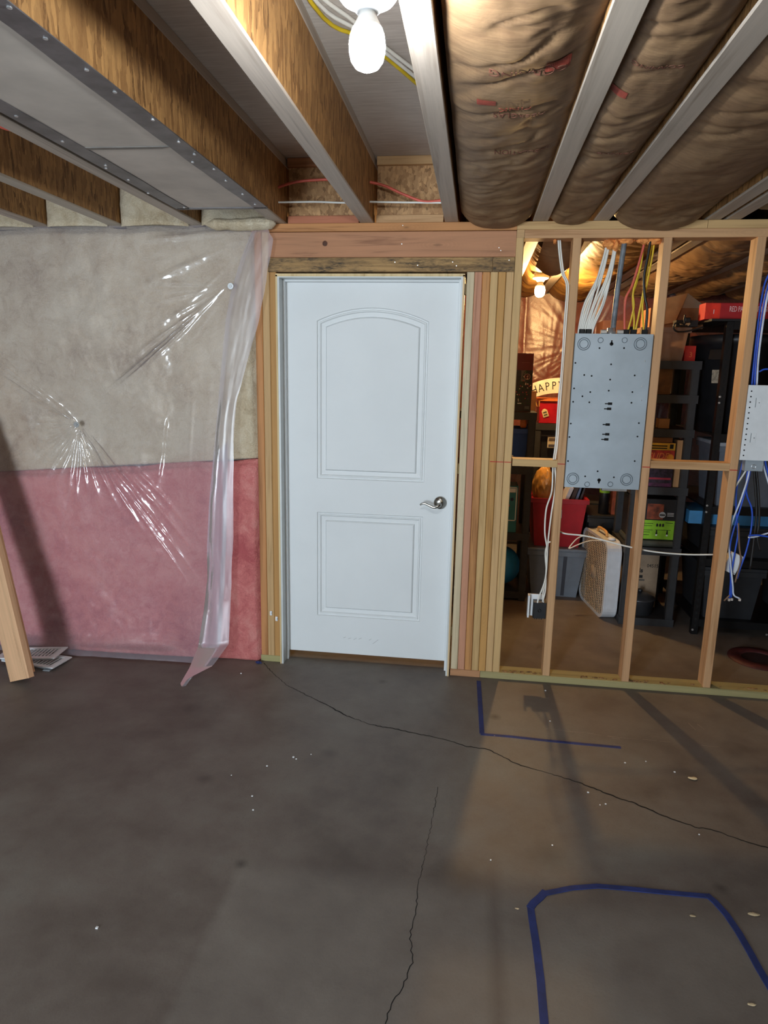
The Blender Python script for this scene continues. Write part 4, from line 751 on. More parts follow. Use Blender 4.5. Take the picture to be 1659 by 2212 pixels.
# blue ball, teal box, blue bin, drawers on the left unit
r_ = .145; q = MB(); bm = bmesh.new(); bmesh.ops.create_uvsphere(bm, u_segments=40, v_segments=24, radius=r_); bc = Vector((.235, 1.50, .071 + r_)); q.bm(bm, Matrix.Translation(bc)); q.smooth = True
ball = tag(q.build('exercise_ball', plain('ball_blue', (44, 140, 200), .4, 0, .04)), 'blue ball on the bottom shelf of the left unit', 'ball')
tb = thing('teal_box', (.25, 1.45, .501), 'teal carton with a white framed label on the left unit', 'box'); bx('carton', plain('teal', (46, 118, 128), .6), tb, .12, .325, 1.35, 1.55, .501, .835, c=.002)
fr = MB();
for a in ((.13, .318, .822, .828), (.13, .318, .585, .591), (.312, .318, .585, .828)): fr.box(a[0], a[1], 1.348, 1.3495, a[2], a[3])
fr.build('label_frame', white_p, tb); MB().box(.20, .308, 1.3475, 1.3495, .79, .818).build('label_band', white_p, tb); MB().lathe([(.012, 0), (.012, .001), (0, .001)], 16, facing((.285, 1.3495, .74)), cap=False).build('label_emblem', plain('navy', (30, 40, 70), .6), tb); MB().lathe([(.010, 0), (.010, .001), (0, .001)], 16, facing((.262, 1.3495, .695)), cap=False).build('label_dot', plain('magenta', (190, 40, 90), .6), tb)
t = tote(.12, .385, 1.36, 1.66, .976, 1.235, blue_t, 'blue tapered bin on the left unit under the top shelf', taper=.035)
lb = MB().box(.20, .278, 1.385, 1.392, .99, 1.125).build('sticker', white_p, t); text_mb('IKI', facing((.262, 1.384, 1.085)), .034, .0006, bold=.001).build('sticker_print', plain('red_print', (190, 60, 40), .6), lb)
q = MB().rbox(.315, .36, 1.40, 1.43, 1.24, 1.335, .012); tag(q.build('orange_bag', plain('orange_plastic', (232, 120, 40), .35, 0, .15, 30, .3)), 'small orange package under the top shelf of the left unit', 'package'); MB()
q = MB().box(.372, .408, 1.50, 1.53, 1.262, 1.335); tag(q.build('hanging_tag', card, None), 'tan card hanging beside the orange package', 'card')
# christmas tree carton on top of the left unit
tr = thing('tree_carton', (.27, 1.46, 1.353), 'tall dark red carton with a decorated tree on the top left shelf', 'box')
bx('carton', plain('maroon_carton', (96, 26, 28), .5), tr, .16, .378, 1.38, 1.55, 1.353, 1.748, c=.002); bx('picture', plain('dark_picture', (40, 34, 34), .5, 0, .3, 40), tr, .162, .3765, 1.3785, 1.3802, 1.356, 1.635)
bx('picture_wall', plain('grey_picture', (104, 96, 92), .5), tr, .30, .33, 1.3778, 1.3786, 1.56, 1.634)
lf = MB(); rd = random.Random(4)
for i in range(150):
    z = rd.uniform(1.40, 1.63); hw = (1.65 - z) * .62; x = .33 - .0 + rd.uniform(-hw, hw) * .6
    if .165 < x < .372: lf.lathe([(.006, 0), (0, .0012)], 5, facing((x, 1.3784, z)), cap=False)
lf.build('tree_needles', plain('tree_green', (44, 62, 44), .7, 0, .3, 90), tr)
for nm, cc, n in (('bauble', (176, 60, 54), 16), ('light', (216, 206, 190), 20)):
    bb = MB()
    for i in range(n):
        z = rd.uniform(1.41, 1.60); hw = (1.65 - z) * .6; x = .33 + rd.uniform(-hw, hw) * .6
        if .166 < x < .372: bb.lathe([(.0042, 0), (0, .003)], 7, facing((x, 1.3775, z)), cap=False)
    bb.build(nm, plain(nm, cc, .5), tr)
em = MB().lathe([(.0, 0.0006), (.0185, .0006), (.0185, 0)], 26, facing((.342, 1.3775, 1.592)), cap=False).build('emblem', plain('emblem_red', (70, 24, 28), .5), tr); MB().lathe(ring(.0175, .020, .001), 26, facing((.342, 1.377, 1.592)), cap=False).build('emblem_ring', plain('emblem_pink', (206, 160, 150), .5), em); text_mb('4', facing((.342, 1.3762, 1.592)), .022, .0004).build('emblem_digit', plain('emblem_ink', (226, 190, 170), .5), em)
bx('print_line', plain('thin_print', (150, 90, 80), .6), tr, .30, .352, 1.3788, 1.3798, 1.685, 1.687); bx('print_line', white_p, tr, .285, .312, 1.3775, 1.3785, 1.408, 1.414); bx('print_line', plain('print_panel', (90, 92, 88), .6), tr, .335, .366, 1.3775, 1.3785, 1.372, 1.392)
q = MB().box(.388, .43, 1.60, 1.66, 1.353, 1.49); tag(q.build('small_carton', card3), 'small brown carton beside the tree carton', 'box')
# curved HAPPY board, red carton with tag, black tote on the second unit
hb = thing('happy_sign', (.72, 1.98, 1.415), 'white curved board lettered HAPPY on the red carton', 'sign'); ya = 1.985; xs = np.linspace(.430, .845, 20); crv = lambda x: .045 * (1 - ((x - .64) / .21) ** 2)
poly = [(x - .64, crv(x)) for x in xs] + [(x - .64, crv(x) + .115) for x in xs[::-1]]
m = facing((.64, ya, 1.428)); MB().prism(poly, 0, .010, m).build('board', plain('sign_white', (222, 212, 196), .6), hb)
for i, ch in enumerate('HAPPY'):
    x = .443 + .049 * i; sl_ = -2 * .045 * (x - .64) / .21 ** 2; text_mb(ch, m @ Matrix.Translation((x - .64, crv(x) + .055, .0105)) @ Matrix.Rotation(math.atan(sl_), 4, 'Z'), .088, .0008, sx=.75).build('letter', black_ink, hb)
rc = thing('red_carton', (.66, 2.1, 1.236), 'shiny red carton with an orange rim and a paper tag, second unit', 'box')
bx('carton', plain('red_foil', (186, 26, 44), .22, .2, .1, 20, .25), rc, .495, .86, 2.012, 2.28, 1.236, 1.408, c=.004); MB().box(.478, .88, 2.0, 2.30, 1.409, 1.427, 0).build('rim', plain('orange_rim', (220, 116, 58), .6), rc)
m = facing((.540, 2.008, 1.315)) @ Matrix.Rotation(.35, 4, 'Z'); tg = MB().prism([(-.022, -.03), (.022, -.03), (.022, .02), (.008, .034), (-.008, .034), (-.022, .02)], 0, .0015, m).build('tag', plain('tag_paper', (214, 194, 158), .7), rc)
bc_ = MB();
for k in range(2): bc_.prism([(-.014, -.02 + k * .020), (.014, -.02 + k * .020), (.014, -.008 + k * .020), (-.014, -.008 + k * .020)], .0016, .0022, m)
bc_.build('tag_print', plain('tag_ink', (70, 76, 60), .7), tg)
for i, ch in enumerate('AI'): tag(text_mb(ch, facing((.455 + .03 * i, 1.95, 1.385)), .06, .004).build('paper_letter', plain('gold_paper_%d' % i, (196, 150, 70), .6)), ('cut-out gold letter A propped beside the tree carton', 'cut-out gold letter I propped beside the red carton')[i], 'letter')
t = tote(.49, .90, 2.03, 2.38, .961, 1.165, char_t, 'charcoal tote with a pale label under the red carton', lid=char_t, taper=.03)
lb = MB().box(.575, .70, 2.022, 2.034, 1.045, 1.135).build('sticker', plain('label_pale', (206, 196, 176), .6), t); MB().box(.583, .655, 2.020, 2.023, 1.052, 1.072).build('sticker_print', plain('label_ink', (80, 78, 90), .6), lb); MB().box(.583, .66, 2.020, 2.023, 1.10, 1.122).build('sticker_print', plain('label_ink2', (96, 84, 80), .6), lb); text_mb('C', facing((.682, 2.021, 1.088)), .05, .0006, bold=.002).build('sticker_print', black_ink, lb)
# box fan
fan = thing('box_fan', (.86, 1.28, 0), 'white box fan standing on the storage room floor', 'fan')
AL = math.radians(9); fo = np.array([.905, 1.02]); v_ = np.array([-math.sin(AL), math.cos(AL)]); n_ = np.array([math.cos(AL), math.sin(AL)])
MF = Matrix(((v_[0], 0, n_[0], fo[0]), (v_[1], 0, n_[1], fo[1]), (0, 1, 0, 0), (0, 0, 0, 1)))      # local x along the face, y up, z through the thickness
WF, HF, DF, RF = .52, .535, .092, .080
def rr_poly(x0, x1, y0, y1, r, n=6):
    out = []
    for cx, cy, a0 in ((x1 - r, y1 - r, 0), (x0 + r, y1 - r, 90), (x0 + r, y0 + r, 180), (x1 - r, y0 + r, 270)):
        for k in range(n + 1): a = math.radians(a0 + 90 * k / n); out.append((cx + r * math.cos(a), cy + r * math.sin(a)))
    return out
def frame_mb(m, A, B, z0, z1):
    n = len(A); q = MB(); q.add([m @ Vector((x, y, z)) for z in (z0, z1) for P in (A, B) for x, y in P], [f for i in range(n) for j in [(i + 1) % n] for f in ((i, j, n + j, n + i), (2 * n + i, 3 * n + i, 3 * n + j, 2 * n + j), (i, 2 * n + i, 2 * n + j, j), (n + i, n + j, 3 * n + j, 3 * n + i))]); return q
fan_w = plain('fan_white', (206, 210, 216), .38, 0, .03); fan_g = plain('fan_grille', (196, 180, 160), .5)
O1 = rr_poly(0, WF, 0, HF, RF); frame_mb(MF, O1, inset(O1, .006), .006, DF - .006).build('housing', fan_w, fan)
O2 = rr_poly(-.004, WF + .004, -.0, HF + .004, RF + .004)
for z0, z1 in ((-.002, .010), (DF - .010, DF)): frame_mb(MF, O2, inset(O2, .022), z0, z1).build('rim', fan_w, fan)
gr = MB()
def clipx(y):
    d = 0
    if y < RF: d = RF - math.sqrt(max(0, RF ** 2 - (RF - y) ** 2))
    if y > HF - RF: d = RF - math.sqrt(max(0, RF ** 2 - (y - HF + RF) ** 2))
    return d
for k in range(1, 15):
    x = WF * k / 15; d = clipx(min(x, WF - x)) if min(x, WF - x) < RF else 0
    gr.prism([(x - .0045, .012 + d), (x + .0045, .012 + d), (x + .0045, HF - .012 - d), (x - .0045, HF - .012 - d)], .001, .006, MF)
gr.build('grille_bars', fan_g, fan)
for k in range(14):       # zigzag cross bars, one column between each pair of upright bars
    xa, xb = WF * (k + .5) / 15, WF * (k + 1.5) / 15; gr = MB(); xm = (xa + xb) / 2; d = clipx(min(xm, WF - xm)) if min(xm, WF - xm) < RF else 0
    for j in range(int((HF - .03 - 2 * d) / .0125)):
        y = .016 + d + j * .0125; gr.prism([(xa, y), (xm, y + .005), (xb, y), (xb, y + .0042), (xm, y + .0092), (xa, y + .0042)], -.001, .004, MF)
    gr = gr.build('grille_column', fan_g, fan); gr['kind'] = 'stuff'
hub = MB().lathe([(.0, -.004), (.04, -.003), (.05, .004)], 24, MF @ Matrix.Translation((WF / 2, HF / 2, 0)), cap=False); hub.smooth = True; hub.build('hub', fan_g, fan)
for k in range(5):
    q = MB(); P = []
    for i in range(8):
        rr = .04 + .20 * i / 7
        P.append([(MF @ Matrix.Translation((WF / 2, HF / 2, .05)) @ Matrix.Rotation(2 * math.pi * k / 5, 4, 'Z') @ Vector((rr * math.cos(g), rr * math.sin(g), .02 * s_))) for g, s_ in ((-.52, -1), (0, 0), (.52, 1))])
    q.grid(P).build('fan_blade', plain('fan_blade_grey', (44, 44, 46), .4), fan)
q = MB().tube([MF @ Vector(p) for p in catmull([(.17, HF + .002, DF / 2), (.18, HF + .03, DF / 2), (.26, HF + .036, DF / 2), (.34, HF + .03, DF / 2), (.35, HF + .002, DF / 2)], 5)], .009, 8); q.build('handle', plain('fan_handle_warm_lit', (222, 170, 104), .5), fan)  # orange handle colour has the warm lamplight painted in
q = MB().lathe([(.026, 0), (.024, .012), (.018, .016), (0, .016)], 20, MF @ Matrix.Translation((.09, HF + .003, DF * .55)) @ Matrix.Rotation(-math.pi / 2, 4, 'X'), cap=False); q.smooth = True; q.build('knob', white_p, fan)
cable([aty(1283, 1160, 1.25), aty(1262, 1158, 1.22), aty(1246, 1164, 1.2), aty(1230, 1182, 1.18), aty(1232, 1184, 1.17), aty(1250, 1176, 1.17), aty(1275, 1168, 1.15), aty(1300, 1168, 1.12)], .004, romex, 'looped white cord lying over the top of the box fan', cat='cord', name='fan_cord')
# behind the fan: black tote, spray can, dark red cartons, narrow carton
tote(.85, 1.16, 1.50, 1.88, .001, .60, char_t, 'tall black tote behind the box fan', lid=black_p, taper=.02)
sp = thing('spray_can', (.955, 1.56, .627), 'black spray can with a green band behind the box fan', 'can'); cm = Matrix.Translation((.955, 1.56, .627))
q = MB().lathe([(0, 0), (.036, 0), (.036, .19), (.030, .205), (.030, .245), (.026, .25), (0, .25)], 24, cm, cap=False); q.smooth = True; q.build('can_body', black_p, sp); MB().lathe([(.0366, .155), (.0366, .186)], 24, cm, cap=False).build('green_band', plain('lime_band', (120, 170, 40), .5), sp)
for i, a in enumerate(((1.005, 1.075, 1.53, 1.60, .627, .80), (1.08, 1.15, 1.55, 1.66, .627, .86))): tag(bx('carton', plain('dark_red_carton_%d' % i, ((150, 70, 36), (110, 44, 34))[i], .5, 0, .3, 30), None, *a), ('short orange brown carton beside the spray can', 'taller dark red carton beside the spray can')[i], 'box')
# middle unit contents
lb_ = thing('string_light_box', (1.155, 1.02, .60), 'black and lime green string light carton on the middle unit', 'box'); LX0, LX1 = 1.03, 1.315; LZ = .578
bx('carton', black_p, lb_, LX0, LX1, 1.0, 1.28, LZ, .845, c=.002); bx('green_panel', plain('lime_print', (138, 196, 42), .55), lb_, LX0 + .002, LX1 - .002, .9985, 1.0005, LZ + .004, LZ + .128)
for i in range(3): MB().prism([(-.006, -.010), (.006, -.010), (.006, .004), (.003, .010), (-.003, .010), (-.006, .004)], 0, .001, facing((1.19 + .018 * i, .9984, LZ + .098))).build('bulb_icon', black_ink, lb_)
MB().box(1.18, 1.275, .9975, .9985, LZ + .064, LZ + .067).build('wire_icon', black_ink, lb_)
for x in (1.19, 1.255):
    MB().prism([(-.006, -.022), (.006, -.022), (.003, .004), (-.003, .004)], 0, .001, facing((x, .9984, LZ + .06))).build('lamp_icon', black_ink, lb_); MB().lathe([(.006, 0), (.006, .001), (0, .001)], 12, facing((x, .9983, LZ + .032)), cap=False).build('lamp_icon', white_p, lb_)
for k, (xa, xb, z) in enumerate(((1.10, 1.165, .105), (1.10, 1.16, .09), (1.10, 1.165, .062), (1.10, 1.15, .048), (1.10, 1.145, .03), (1.24, 1.285, .112))): MB().box(xa, xb, .9978, .9985, LZ + z, LZ + z + .003).build('print_line', black_ink, lb_)
bx('photo_print', plain('photo_brown', (120, 58, 36), .5, 0, .4, 25), lb_, 1.12, 1.22, .9985, 1.0, LZ + .135, LZ + .235); MB().lathe([(0, .0012), (.020, .0012), (.020, 0)], 22, facing((1.215, .9985, LZ + .165)), cap=False).build('emblem', plain('emblem_grey', (180, 186, 190), .5), lb_); bx('emblem_bar', black_ink, lb_, 1.199, 1.231, .9965, .9972, LZ + .160, LZ + .169)
for k in range(3): MB().box(1.245, 1.285, .9978, .9985, LZ + .158 + .009 * k, LZ + .161 + .009 * k).build('print_line', white_p, lb_)
q = MB().rbox(1.02, 1.31, .985, 1.30, .531, .576, .018); tag(q.build('baking_pan', plain('dull_pan', (96, 100, 92), .35, .5, .1)), 'dull grey pan under the string light carton', 'pan')
cb = thing('moving_carton', (1.12, 1.05, .052), 'grey brown carton stamped with numbers under the middle shelf', 'box'); bx('carton', card2, cb, 1.063, 1.285, 1.21, 1.40, .051, .450, c=.002)
text_mb('04515', facing((1.245, 1.2092, .345)), .034, .0005, sx=.9).build('stamp', black_ink, cb); text_mb('ols', facing((1.185, 1.2092, .31)), .042, .0005, bold=.0015, align='RIGHT').build('stamp', black_ink, cb); MB().box(1.14, 1.185, 1.2085, 1.2092, .257, .277).build('stamp', black_ink, cb); MB().box(1.14, 1.20, 1.2085, 1.2092, .237, .249).build('stamp', plain('faded_ink', (90, 82, 74), .8), cb)
pot = thing('cooking_pot', (1.17, 1.02, .051), 'dark pot with a glass lid on the bottom of the middle unit', 'pot'); pmx = Matrix.Translation((1.15, 1.10, .051)); q = MB().lathe([(0, 0), (.085, 0), (.10, .10), (.106, .104), (.10, .108), (.06, .13), (.012, .138), (0, .138)], 32, pmx, cap=False)
pot.location = (1.15, 1.10, .051); pot['_w'] = [1.15, 1.10, .051]; q.smooth = True; q.build('pot_body', plain('pot_grey', (70, 72, 76), .35, .4), pot); q = MB().lathe([(.012, .138), (.018, .15), (.016, .16), (0, .162)], 16, pmx, cap=False); q.build('lid_knob', black_p, pot)
cb.location.y += 0.0
sl2 = thing('light_show_box', (1.09, 1.02, .93), 'purple and yellow projector carton lettered SLIDE on the middle unit', 'box'); QX0, QX1, QZ = 1.04, 1.25, .927
bx('carton', plain('purple_carton', (70, 30, 60), .5, 0, .5, 22), sl2, QX0, QX1, .99, 1.22, QZ, 1.205, c=.002); bx('yellow_band', plain('yellow_print', (226, 178, 50), .5), sl2, QX0 + .002, QX1 - .002, .9885, .9905, 1.158, 1.203); bx('red_band', plain('red_band', (176, 52, 38), .5, 0, .3, 30), sl2, QX0 + .002, QX1 - .002, .9885, .9905, 1.075, 1.157); bx('photo_band', plain('photo_dark', (40, 28, 44), .5, 0, .6, 60), sl2, QX0 + .002, QX1 - .002, .9885, .9905, .95, 1.045)
text_mb('SLIDE', facing((1.150, .9880, 1.118)), .058, .0008, sx=.85, shear=.25, bold=.0008).build('lettering', plain('letter_orange', (226, 126, 60), .5), sl2); text_mb('Show', facing((1.180, .9880, 1.086)), .036, .0008, shear=.2, bold=.001).build('lettering', plain('letter_dark', (40, 26, 30), .5), sl2)
MB().lathe([(0, .001), (.022, .001), (.022, 0)], 20, facing((1.223, .9882, 1.112)), cap=False).build('seal', plain('gold_seal', (224, 150, 40), .5), sl2); bx('corner_logo', black_ink, sl2, 1.215, 1.237, .9876, .9884, 1.168, 1.196)
for z in (1.185, 1.170): bx('print_line', black_ink, sl2, 1.075, 1.200, .9876, .9884, z - .004, z + .003)
bx('print_line', plain('pink_print', (170, 50, 70), .5), sl2, 1.06, 1.24, .9876, .9884, .972, .984)
tag(MB().box(1.262, 1.296, 1.0, 1.09, .926, 1.222, .003).build('timber_offcut', pine_z), 'short upright timber offcut beside the purple carton', 'timber')
tag(bx('carton', card3, None, 1.03, 1.23, 1.0, 1.20, 1.206, 1.236), 'flat dark carton lying on the purple carton', 'box')
mp = thing('picture_frame', (1.07, 1.1, 1.291), 'small framed item with a white triangle on the middle unit', 'frame'); bx('frame_board', plain('slate', (60, 64, 72), .5), mp, .99, 1.10, 1.08, 1.095, 1.291, 1.455); MB().prism([(-.04, -.07), (.012, -.07), (.012, .06)], 0, .003, facing((1.055, 1.079, 1.37))).build('white_sail', white_p, mp); MB().box(1.075, 1.083, 1.074, 1.079, 1.30, 1.45).build('frame_bar', galv, mp); MB().prism([(-.03, 0), (.05, 0), (.02, .045)], 0, .012, facing((1.05, 1.07, 1.291))).build('amber_block', card, mp)
tag(bx('small_carton', card, None, 1.15, 1.215, 1.05, 1.12, 1.291, 1.35), 'small amber carton right of the framed item on the middle unit', 'box')
gb = thing('gift_bag', (1.14, 1.1, 1.501), 'orange brown paper bag on the upper middle unit', 'bag'); bx('bag_front', plain('paper_orange', (196, 126, 50), .7, 0, .1, 14), gb, 1.015, 1.085, 1.04, 1.16, 1.501, 1.68); bx('bag_side', plain('paper_brown', (122, 84, 46), .7, 0, .2, 14), gb, 1.086, 1.20, 1.05, 1.16, 1.501, 1.66)
clear = NT('clear_bin'); _t = clear.new('ShaderNodeBsdfTransparent'); _t.inputs[0].default_value = (.86, .80, .76, 1); _x = clear.new('ShaderNodeMixShader'); _x.inputs[0].default_value = .5; clear.link(_t.outputs[0], _x.inputs[1]); clear.link(clear.b.outputs[0], _x.inputs[2]); clear.b.inputs['Base Color'].default_value = lin((176, 150, 134)); clear.b.inputs['Roughness'].default_value = .2; clear.link(_x.outputs[0], clear.out.inputs[0])
cbn = tote(.99, 1.26, 1.0, 1.36, 1.706, 1.90, clear.m, 'clear plastic bin with tan contents on top of the middle unit', taper=.02); bx('contents', card, cbn, 1.03, 1.22, 1.05, 1.30, 1.718, 1.79)
rb = thing('red_mini_box', (1.24, 1.3, 1.706), 'small bright red carton beside the clear bin', 'box'); bx('carton', plain('bright_red', (214, 44, 30), .5), rb, 1.275, 1.34, 1.10, 1.20, 1.706, 1.80); text_mb('3', facing((1.312, 1.0992, 1.745)), .045, .0005).build('digit', plain('digit_orange', (240, 120, 60), .5), rb)
# cartons at the top behind the breaker panel
for i, (a, m, lab) in enumerate((((.93, 1.12, 2.05, 2.35, 1.236, 2.02), plain('umber_carton', (86, 50, 36), .7), 'tall brown carton on the second unit behind the breaker panel top'), ((1.13, 1.3, 2.1, 2.4, 1.24, 1.98), plain('black_carton', (34, 26, 24), .6), 'blackish carton beside the tall brown one behind the breaker panel'))):
    tag(bx('carton', m, None, *a, c=.002), lab, 'box')

# black steel rack at the right, with big black bin, red light cartons and totes
RX0, RX1, RY0, RY1 = 1.43, 2.32, .875, 1.75
rack = thing('steel_rack', ((RX0 + RX1) / 2, (RY0 + RY1) / 2, 0), 'black slotted steel rack behind the fourth stud', 'shelving')
for a in (RX0, RX1 - .04):
    for b, fy in ((RY0, 1), (RY1 - .04, 0)):
        o = MB().box(a, a + .04, b, b + .004, 0, 1.92, 0); o.box(a if a == RX0 else a + .036, a + .004 if a == RX0 else a + .04, b + .004, b + .04, 0, 1.92); o = o.build('upright', black_m, rack)
        if fy:
            q = MB()
            for k in range(44): q.box(a + .014, a + .026, b - .0006, b, .05 + k * .0425, .068 + k * .0425)
            q = q.build('slots', dark_hole, o); q['kind'] = 'stuff'
for z in (.10, .50, .83, 1.275, 1.93):
    q = MB().box(RX0 + .004, RX1 - .004, RY0 + .006, RY1 - .006, z - .010, z, 0); q.box(RX0 + .0405, RX1 - .0405, RY0 - .003, RY0 + .001, z - .045, z + .002); q.build('rack_shelf', black_m, rack)
bl = []
for px, py in ((1493, 1360), (1493, 1374), (1523, 1092), (1522, 1106), (1549, 857), (1547, 870)):
    q = aty(px, py, RY0); MB().lathe([(.0075, 0), (.006, .004), (0, .005)], 12, facing((min(max(q[0], RX0 + .008), RX0 + .032), RY0, q[2])), cap=False).build('bolt', galv2, rack)
for px, py in ((1656, 1371), (1655, 1384)): q = aty(px, py, RY0 - .003); MB().lathe([(.0075, 0), (.006, .004), (0, .005)], 12, facing(q), cap=False).build('bolt', galv2, rack)
bb = thing('trash_bin', (1.50, .99, 1.29), 'big black ribbed plastic bin on the upper rack shelf', 'bin'); cm = Matrix.Translation((1.60, 1.20, 1.276))
q = MB().lathe([(0, 0), (.20, 0), (.245, .53), (.262, .535), (.266, .585), (.24, .59), (.236, .56), (.19, .02), (0, .02)], 40, cm, cap=False); q.smooth = True; bb.location = (1.60, 1.20, 1.276); bb['_w'] = [1.60, 1.20, 1.276]; q.build('bin_body', black_p, bb)
a_ = math.radians(232); hm = cm @ Matrix.Rotation(a_, 4, 'Z'); q = MB(); q.add([hm @ Vector(p) for p in ((.225, -.045, .44), (.225, .045, .44), (.225, .045, .50), (.225, -.045, .50), (.30, -.04, .44), (.30, .04, .44), (.285, .04, .50), (.285, -.04, .50))], [(3, 2, 1, 0), (4, 5, 6, 7), (0, 1, 5, 4), (1, 2, 6, 5), (2, 3, 7, 6), (3, 0, 4, 7)]); q.build('handle', black_m, bb)
q = MB(); q.add([hm @ Vector(p) for p in ((.242, -.028, .30), (.242, .028, .30), (.250, .028, .38), (.250, -.028, .38), (.236, -.028, .30), (.236, .028, .30), (.244, .028, .38), (.244, -.028, .38))], [(0, 1, 2, 3), (7, 6, 5, 4), (0, 4, 5, 1), (1, 5, 6, 2), (2, 6, 7, 3), (3, 7, 4, 0)]); lb = q.build('sticker', plain('worn_label', (130, 120, 104), .7, 0, .3, 60), bb)
tag(bx('rack_board', black_p, None, 1.34, 2.30, .86, 1.60, 1.931, 1.945, c=.002), 'flat dark board lying across the rack top', 'board')
rl = thing('red_light_carton', (1.62, .95, 1.946), 'long red carton lettered with white writing on top of the rack', 'box')
bx('carton', plain('red_carton', (170, 26, 32), .5, 0, .06), rl, 1.318, 2.1, .93, 1.05, 1.946, 2.040, c=.002); bx('end_patch', plain('orange_red', (226, 50, 28), .5), rl, 1.319, 1.402, .9285, .9305, 1.948, 2.038)
text_mb('RED PARTY CUP LIGHTS', facing((1.452, .9292, 2.004)), .044, .0006, sx=.52, align='LEFT').build('lettering', plain('chalk_white', (226, 190, 190), .6), rl); text_mb('1', facing((1.366, .9278, 1.988)), .035, .0006).build('lettering', white_p, rl)
dc = thing('dark_label_box', (1.20, .95, 1.946), 'flat black carton with pale lettering, left of the long red carton', 'box'); bx('carton', black_p, dc, 1.175, 1.30, .98, 1.05, 1.907, 1.944); text_mb('to Sip', facing((1.225, .9792, 1.925)), .026, .0006, bold=.001).build('lettering', plain('cream_ink', (232, 200, 150), .5), dc)
op = thing('open_carton', (1.22, 1.3, 1.91), 'open cardboard carton with a raised flap on top of the middle unit', 'box'); bx('carton', card3, op, 1.06, 1.38, 1.15, 1.40, 1.905, 2.03); q = MB(); q.add([(1.10, 1.10, 1.92), (1.20, 1.10, 1.94), (1.275, 1.16, 2.12), (1.15, 1.16, 2.09), (1.10, 1.105, 1.92), (1.20, 1.105, 1.94), (1.275, 1.165, 2.12), (1.15, 1.165, 2.09)], [(0, 1, 2, 3), (7, 6, 5, 4), (0, 4, 5, 1), (1, 5, 6, 2), (2, 6, 7, 3), (3, 7, 4, 0)]); q.build('flap', card, op)
q = MB(); q.add([(1.205, 1.15, 2.03), (1.40, 1.16, 2.03), (1.276, 1.165, 2.12), (1.205, 1.156, 2.03), (1.40, 1.166, 2.03), (1.276, 1.171, 2.12)], [(0, 1, 2), (5, 4, 3), (0, 3, 4, 1), (1, 4, 5, 2), (2, 5, 3, 0)]); q.build('flap', card2, op)
pr = [aty(x, y, .90) for x, y in ((1520, 706), (1500, 712), (1480, 716), (1462, 716), (1455, 708), (1458, 699), (1470, 697), (1479, 700), (1478, 690), (1480, 680))]
cable(pr, .005, romex_k, 'black cord coiled over the front edge of the rack top', cat='cord', name='black_cord')
lamp_c = aty(1487, 690, .90); q = MB().rbox(lamp_c[0] - .018, lamp_c[0] + .018, .905, .935, lamp_c[2] - .018, lamp_c[2] + .012, .006); tag(q.build('cord_plug', black_p), 'black plug on the coiled cord', 'plug')
# totes on the rack
tote(1.48, 1.86, .90, 1.30, .831, 1.20, plain('slate_tote', (92, 100, 112), .5, 0, .05), 'slate grey tote with a pale lid on the middle rack shelf', lid=plain('lid_pale', (150, 156, 166), .5), taper=.03)
tote(1.90, 2.26, .92, 1.32, .831, 1.18, plain('slate_tote2', (104, 110, 122), .5, 0, .05), 'slate grey tote at the right end of the middle rack shelf', lid=plain('lid_pale2', (150, 156, 166), .5), taper=.03)
tag(bx('blue_carton', plain('blue_carton', (62, 130, 180), .55, 0, .05), None, 1.375, 1.95, .99, 1.30, .699, .782), 'pale blue carton lying on a black tote on the lower rack shelf', 'box')
tote(1.49, 2.2, .94, 1.60, .501, .671, char_t, 'low black tote under the pale blue carton on the rack', lid=char_t, taper=.02)
for i, (a, z, lab) in enumerate((((1.34, 1.83), .101, 'black tote on the bottom rack shelf behind the fourth stud'), ((1.87, 2.27), .101, 'black tote at the right end of the bottom rack shelf'))): tote(a[0] + .14, a[1], .90, 1.4, z, .42, char_t, lab, lid=char_t, taper=.03)
tote(1.85, 2.26, .93, 1.35, 1.276, 1.62, plain('navy_tote', (34, 42, 62), .5), 'navy tote on the upper rack shelf beside the black bin', taper=.03)
# red drain ring set in the storage floor
dr = thing('floor_drain', (1.70, .53, .0), 'red plastic ring around an open drain hole in the storage floor', 'drain'); p = atz(1640, 1424, 0); dm = Matrix.Translation((p[0], p[1], .001)); dr.location = dm.translation; dr['_w'] = list(dm.translation)
q = MB().lathe([(.17, 0), (.165, .008), (.10, .010), (.095, 0)], 40, dm, cap=False); q.smooth = True; q.build('drain_ring', plain('drain_red', (74, 26, 28), .6, 0, .2), dr); MB().lathe([(.097, .001), (.0, .001)], 32, dm, cap=False).build('drain_hole', plain('drain_dark', (40, 14, 14), .8), dr)

# ------------------------------------------------------------------ floor things in the front room
def tape(pts, wd, label, z=.0008):
    P = [atz(px, py, 0) for px, py in pts]; q = MB(); V = []
    for i, p in enumerate(P):
        d = P[min(i + 1, len(P) - 1)] - P[max(i - 1, 0)]; d /= np.linalg.norm(d); nr = np.array([-d[1], d[0], 0]); V += [p + nr * wd / 2 + (0, 0, z + .0006), p - nr * wd / 2 + (0, 0, z + .0006), p + nr * wd / 2 + (0, 0, .0002), p - nr * wd / 2 + (0, 0, .0002)]
    n = len(P); F_ = []
    for i in range(n - 1): a, b = 4 * i, 4 * i + 4; F_ += [(a, a + 1, b + 1, b), (a + 2, b + 2, b + 3, a + 3), (a, b, b + 2, a + 2), (a + 1, a + 3, b + 3, b + 1)]
    F_ += [(0, 2, 3, 1), (4 * n - 4, 4 * n - 3, 4 * n - 1, 4 * n - 2)]; q.add(V, F_); return tag(q.build('tape_strip', tape_m), label, 'tape')
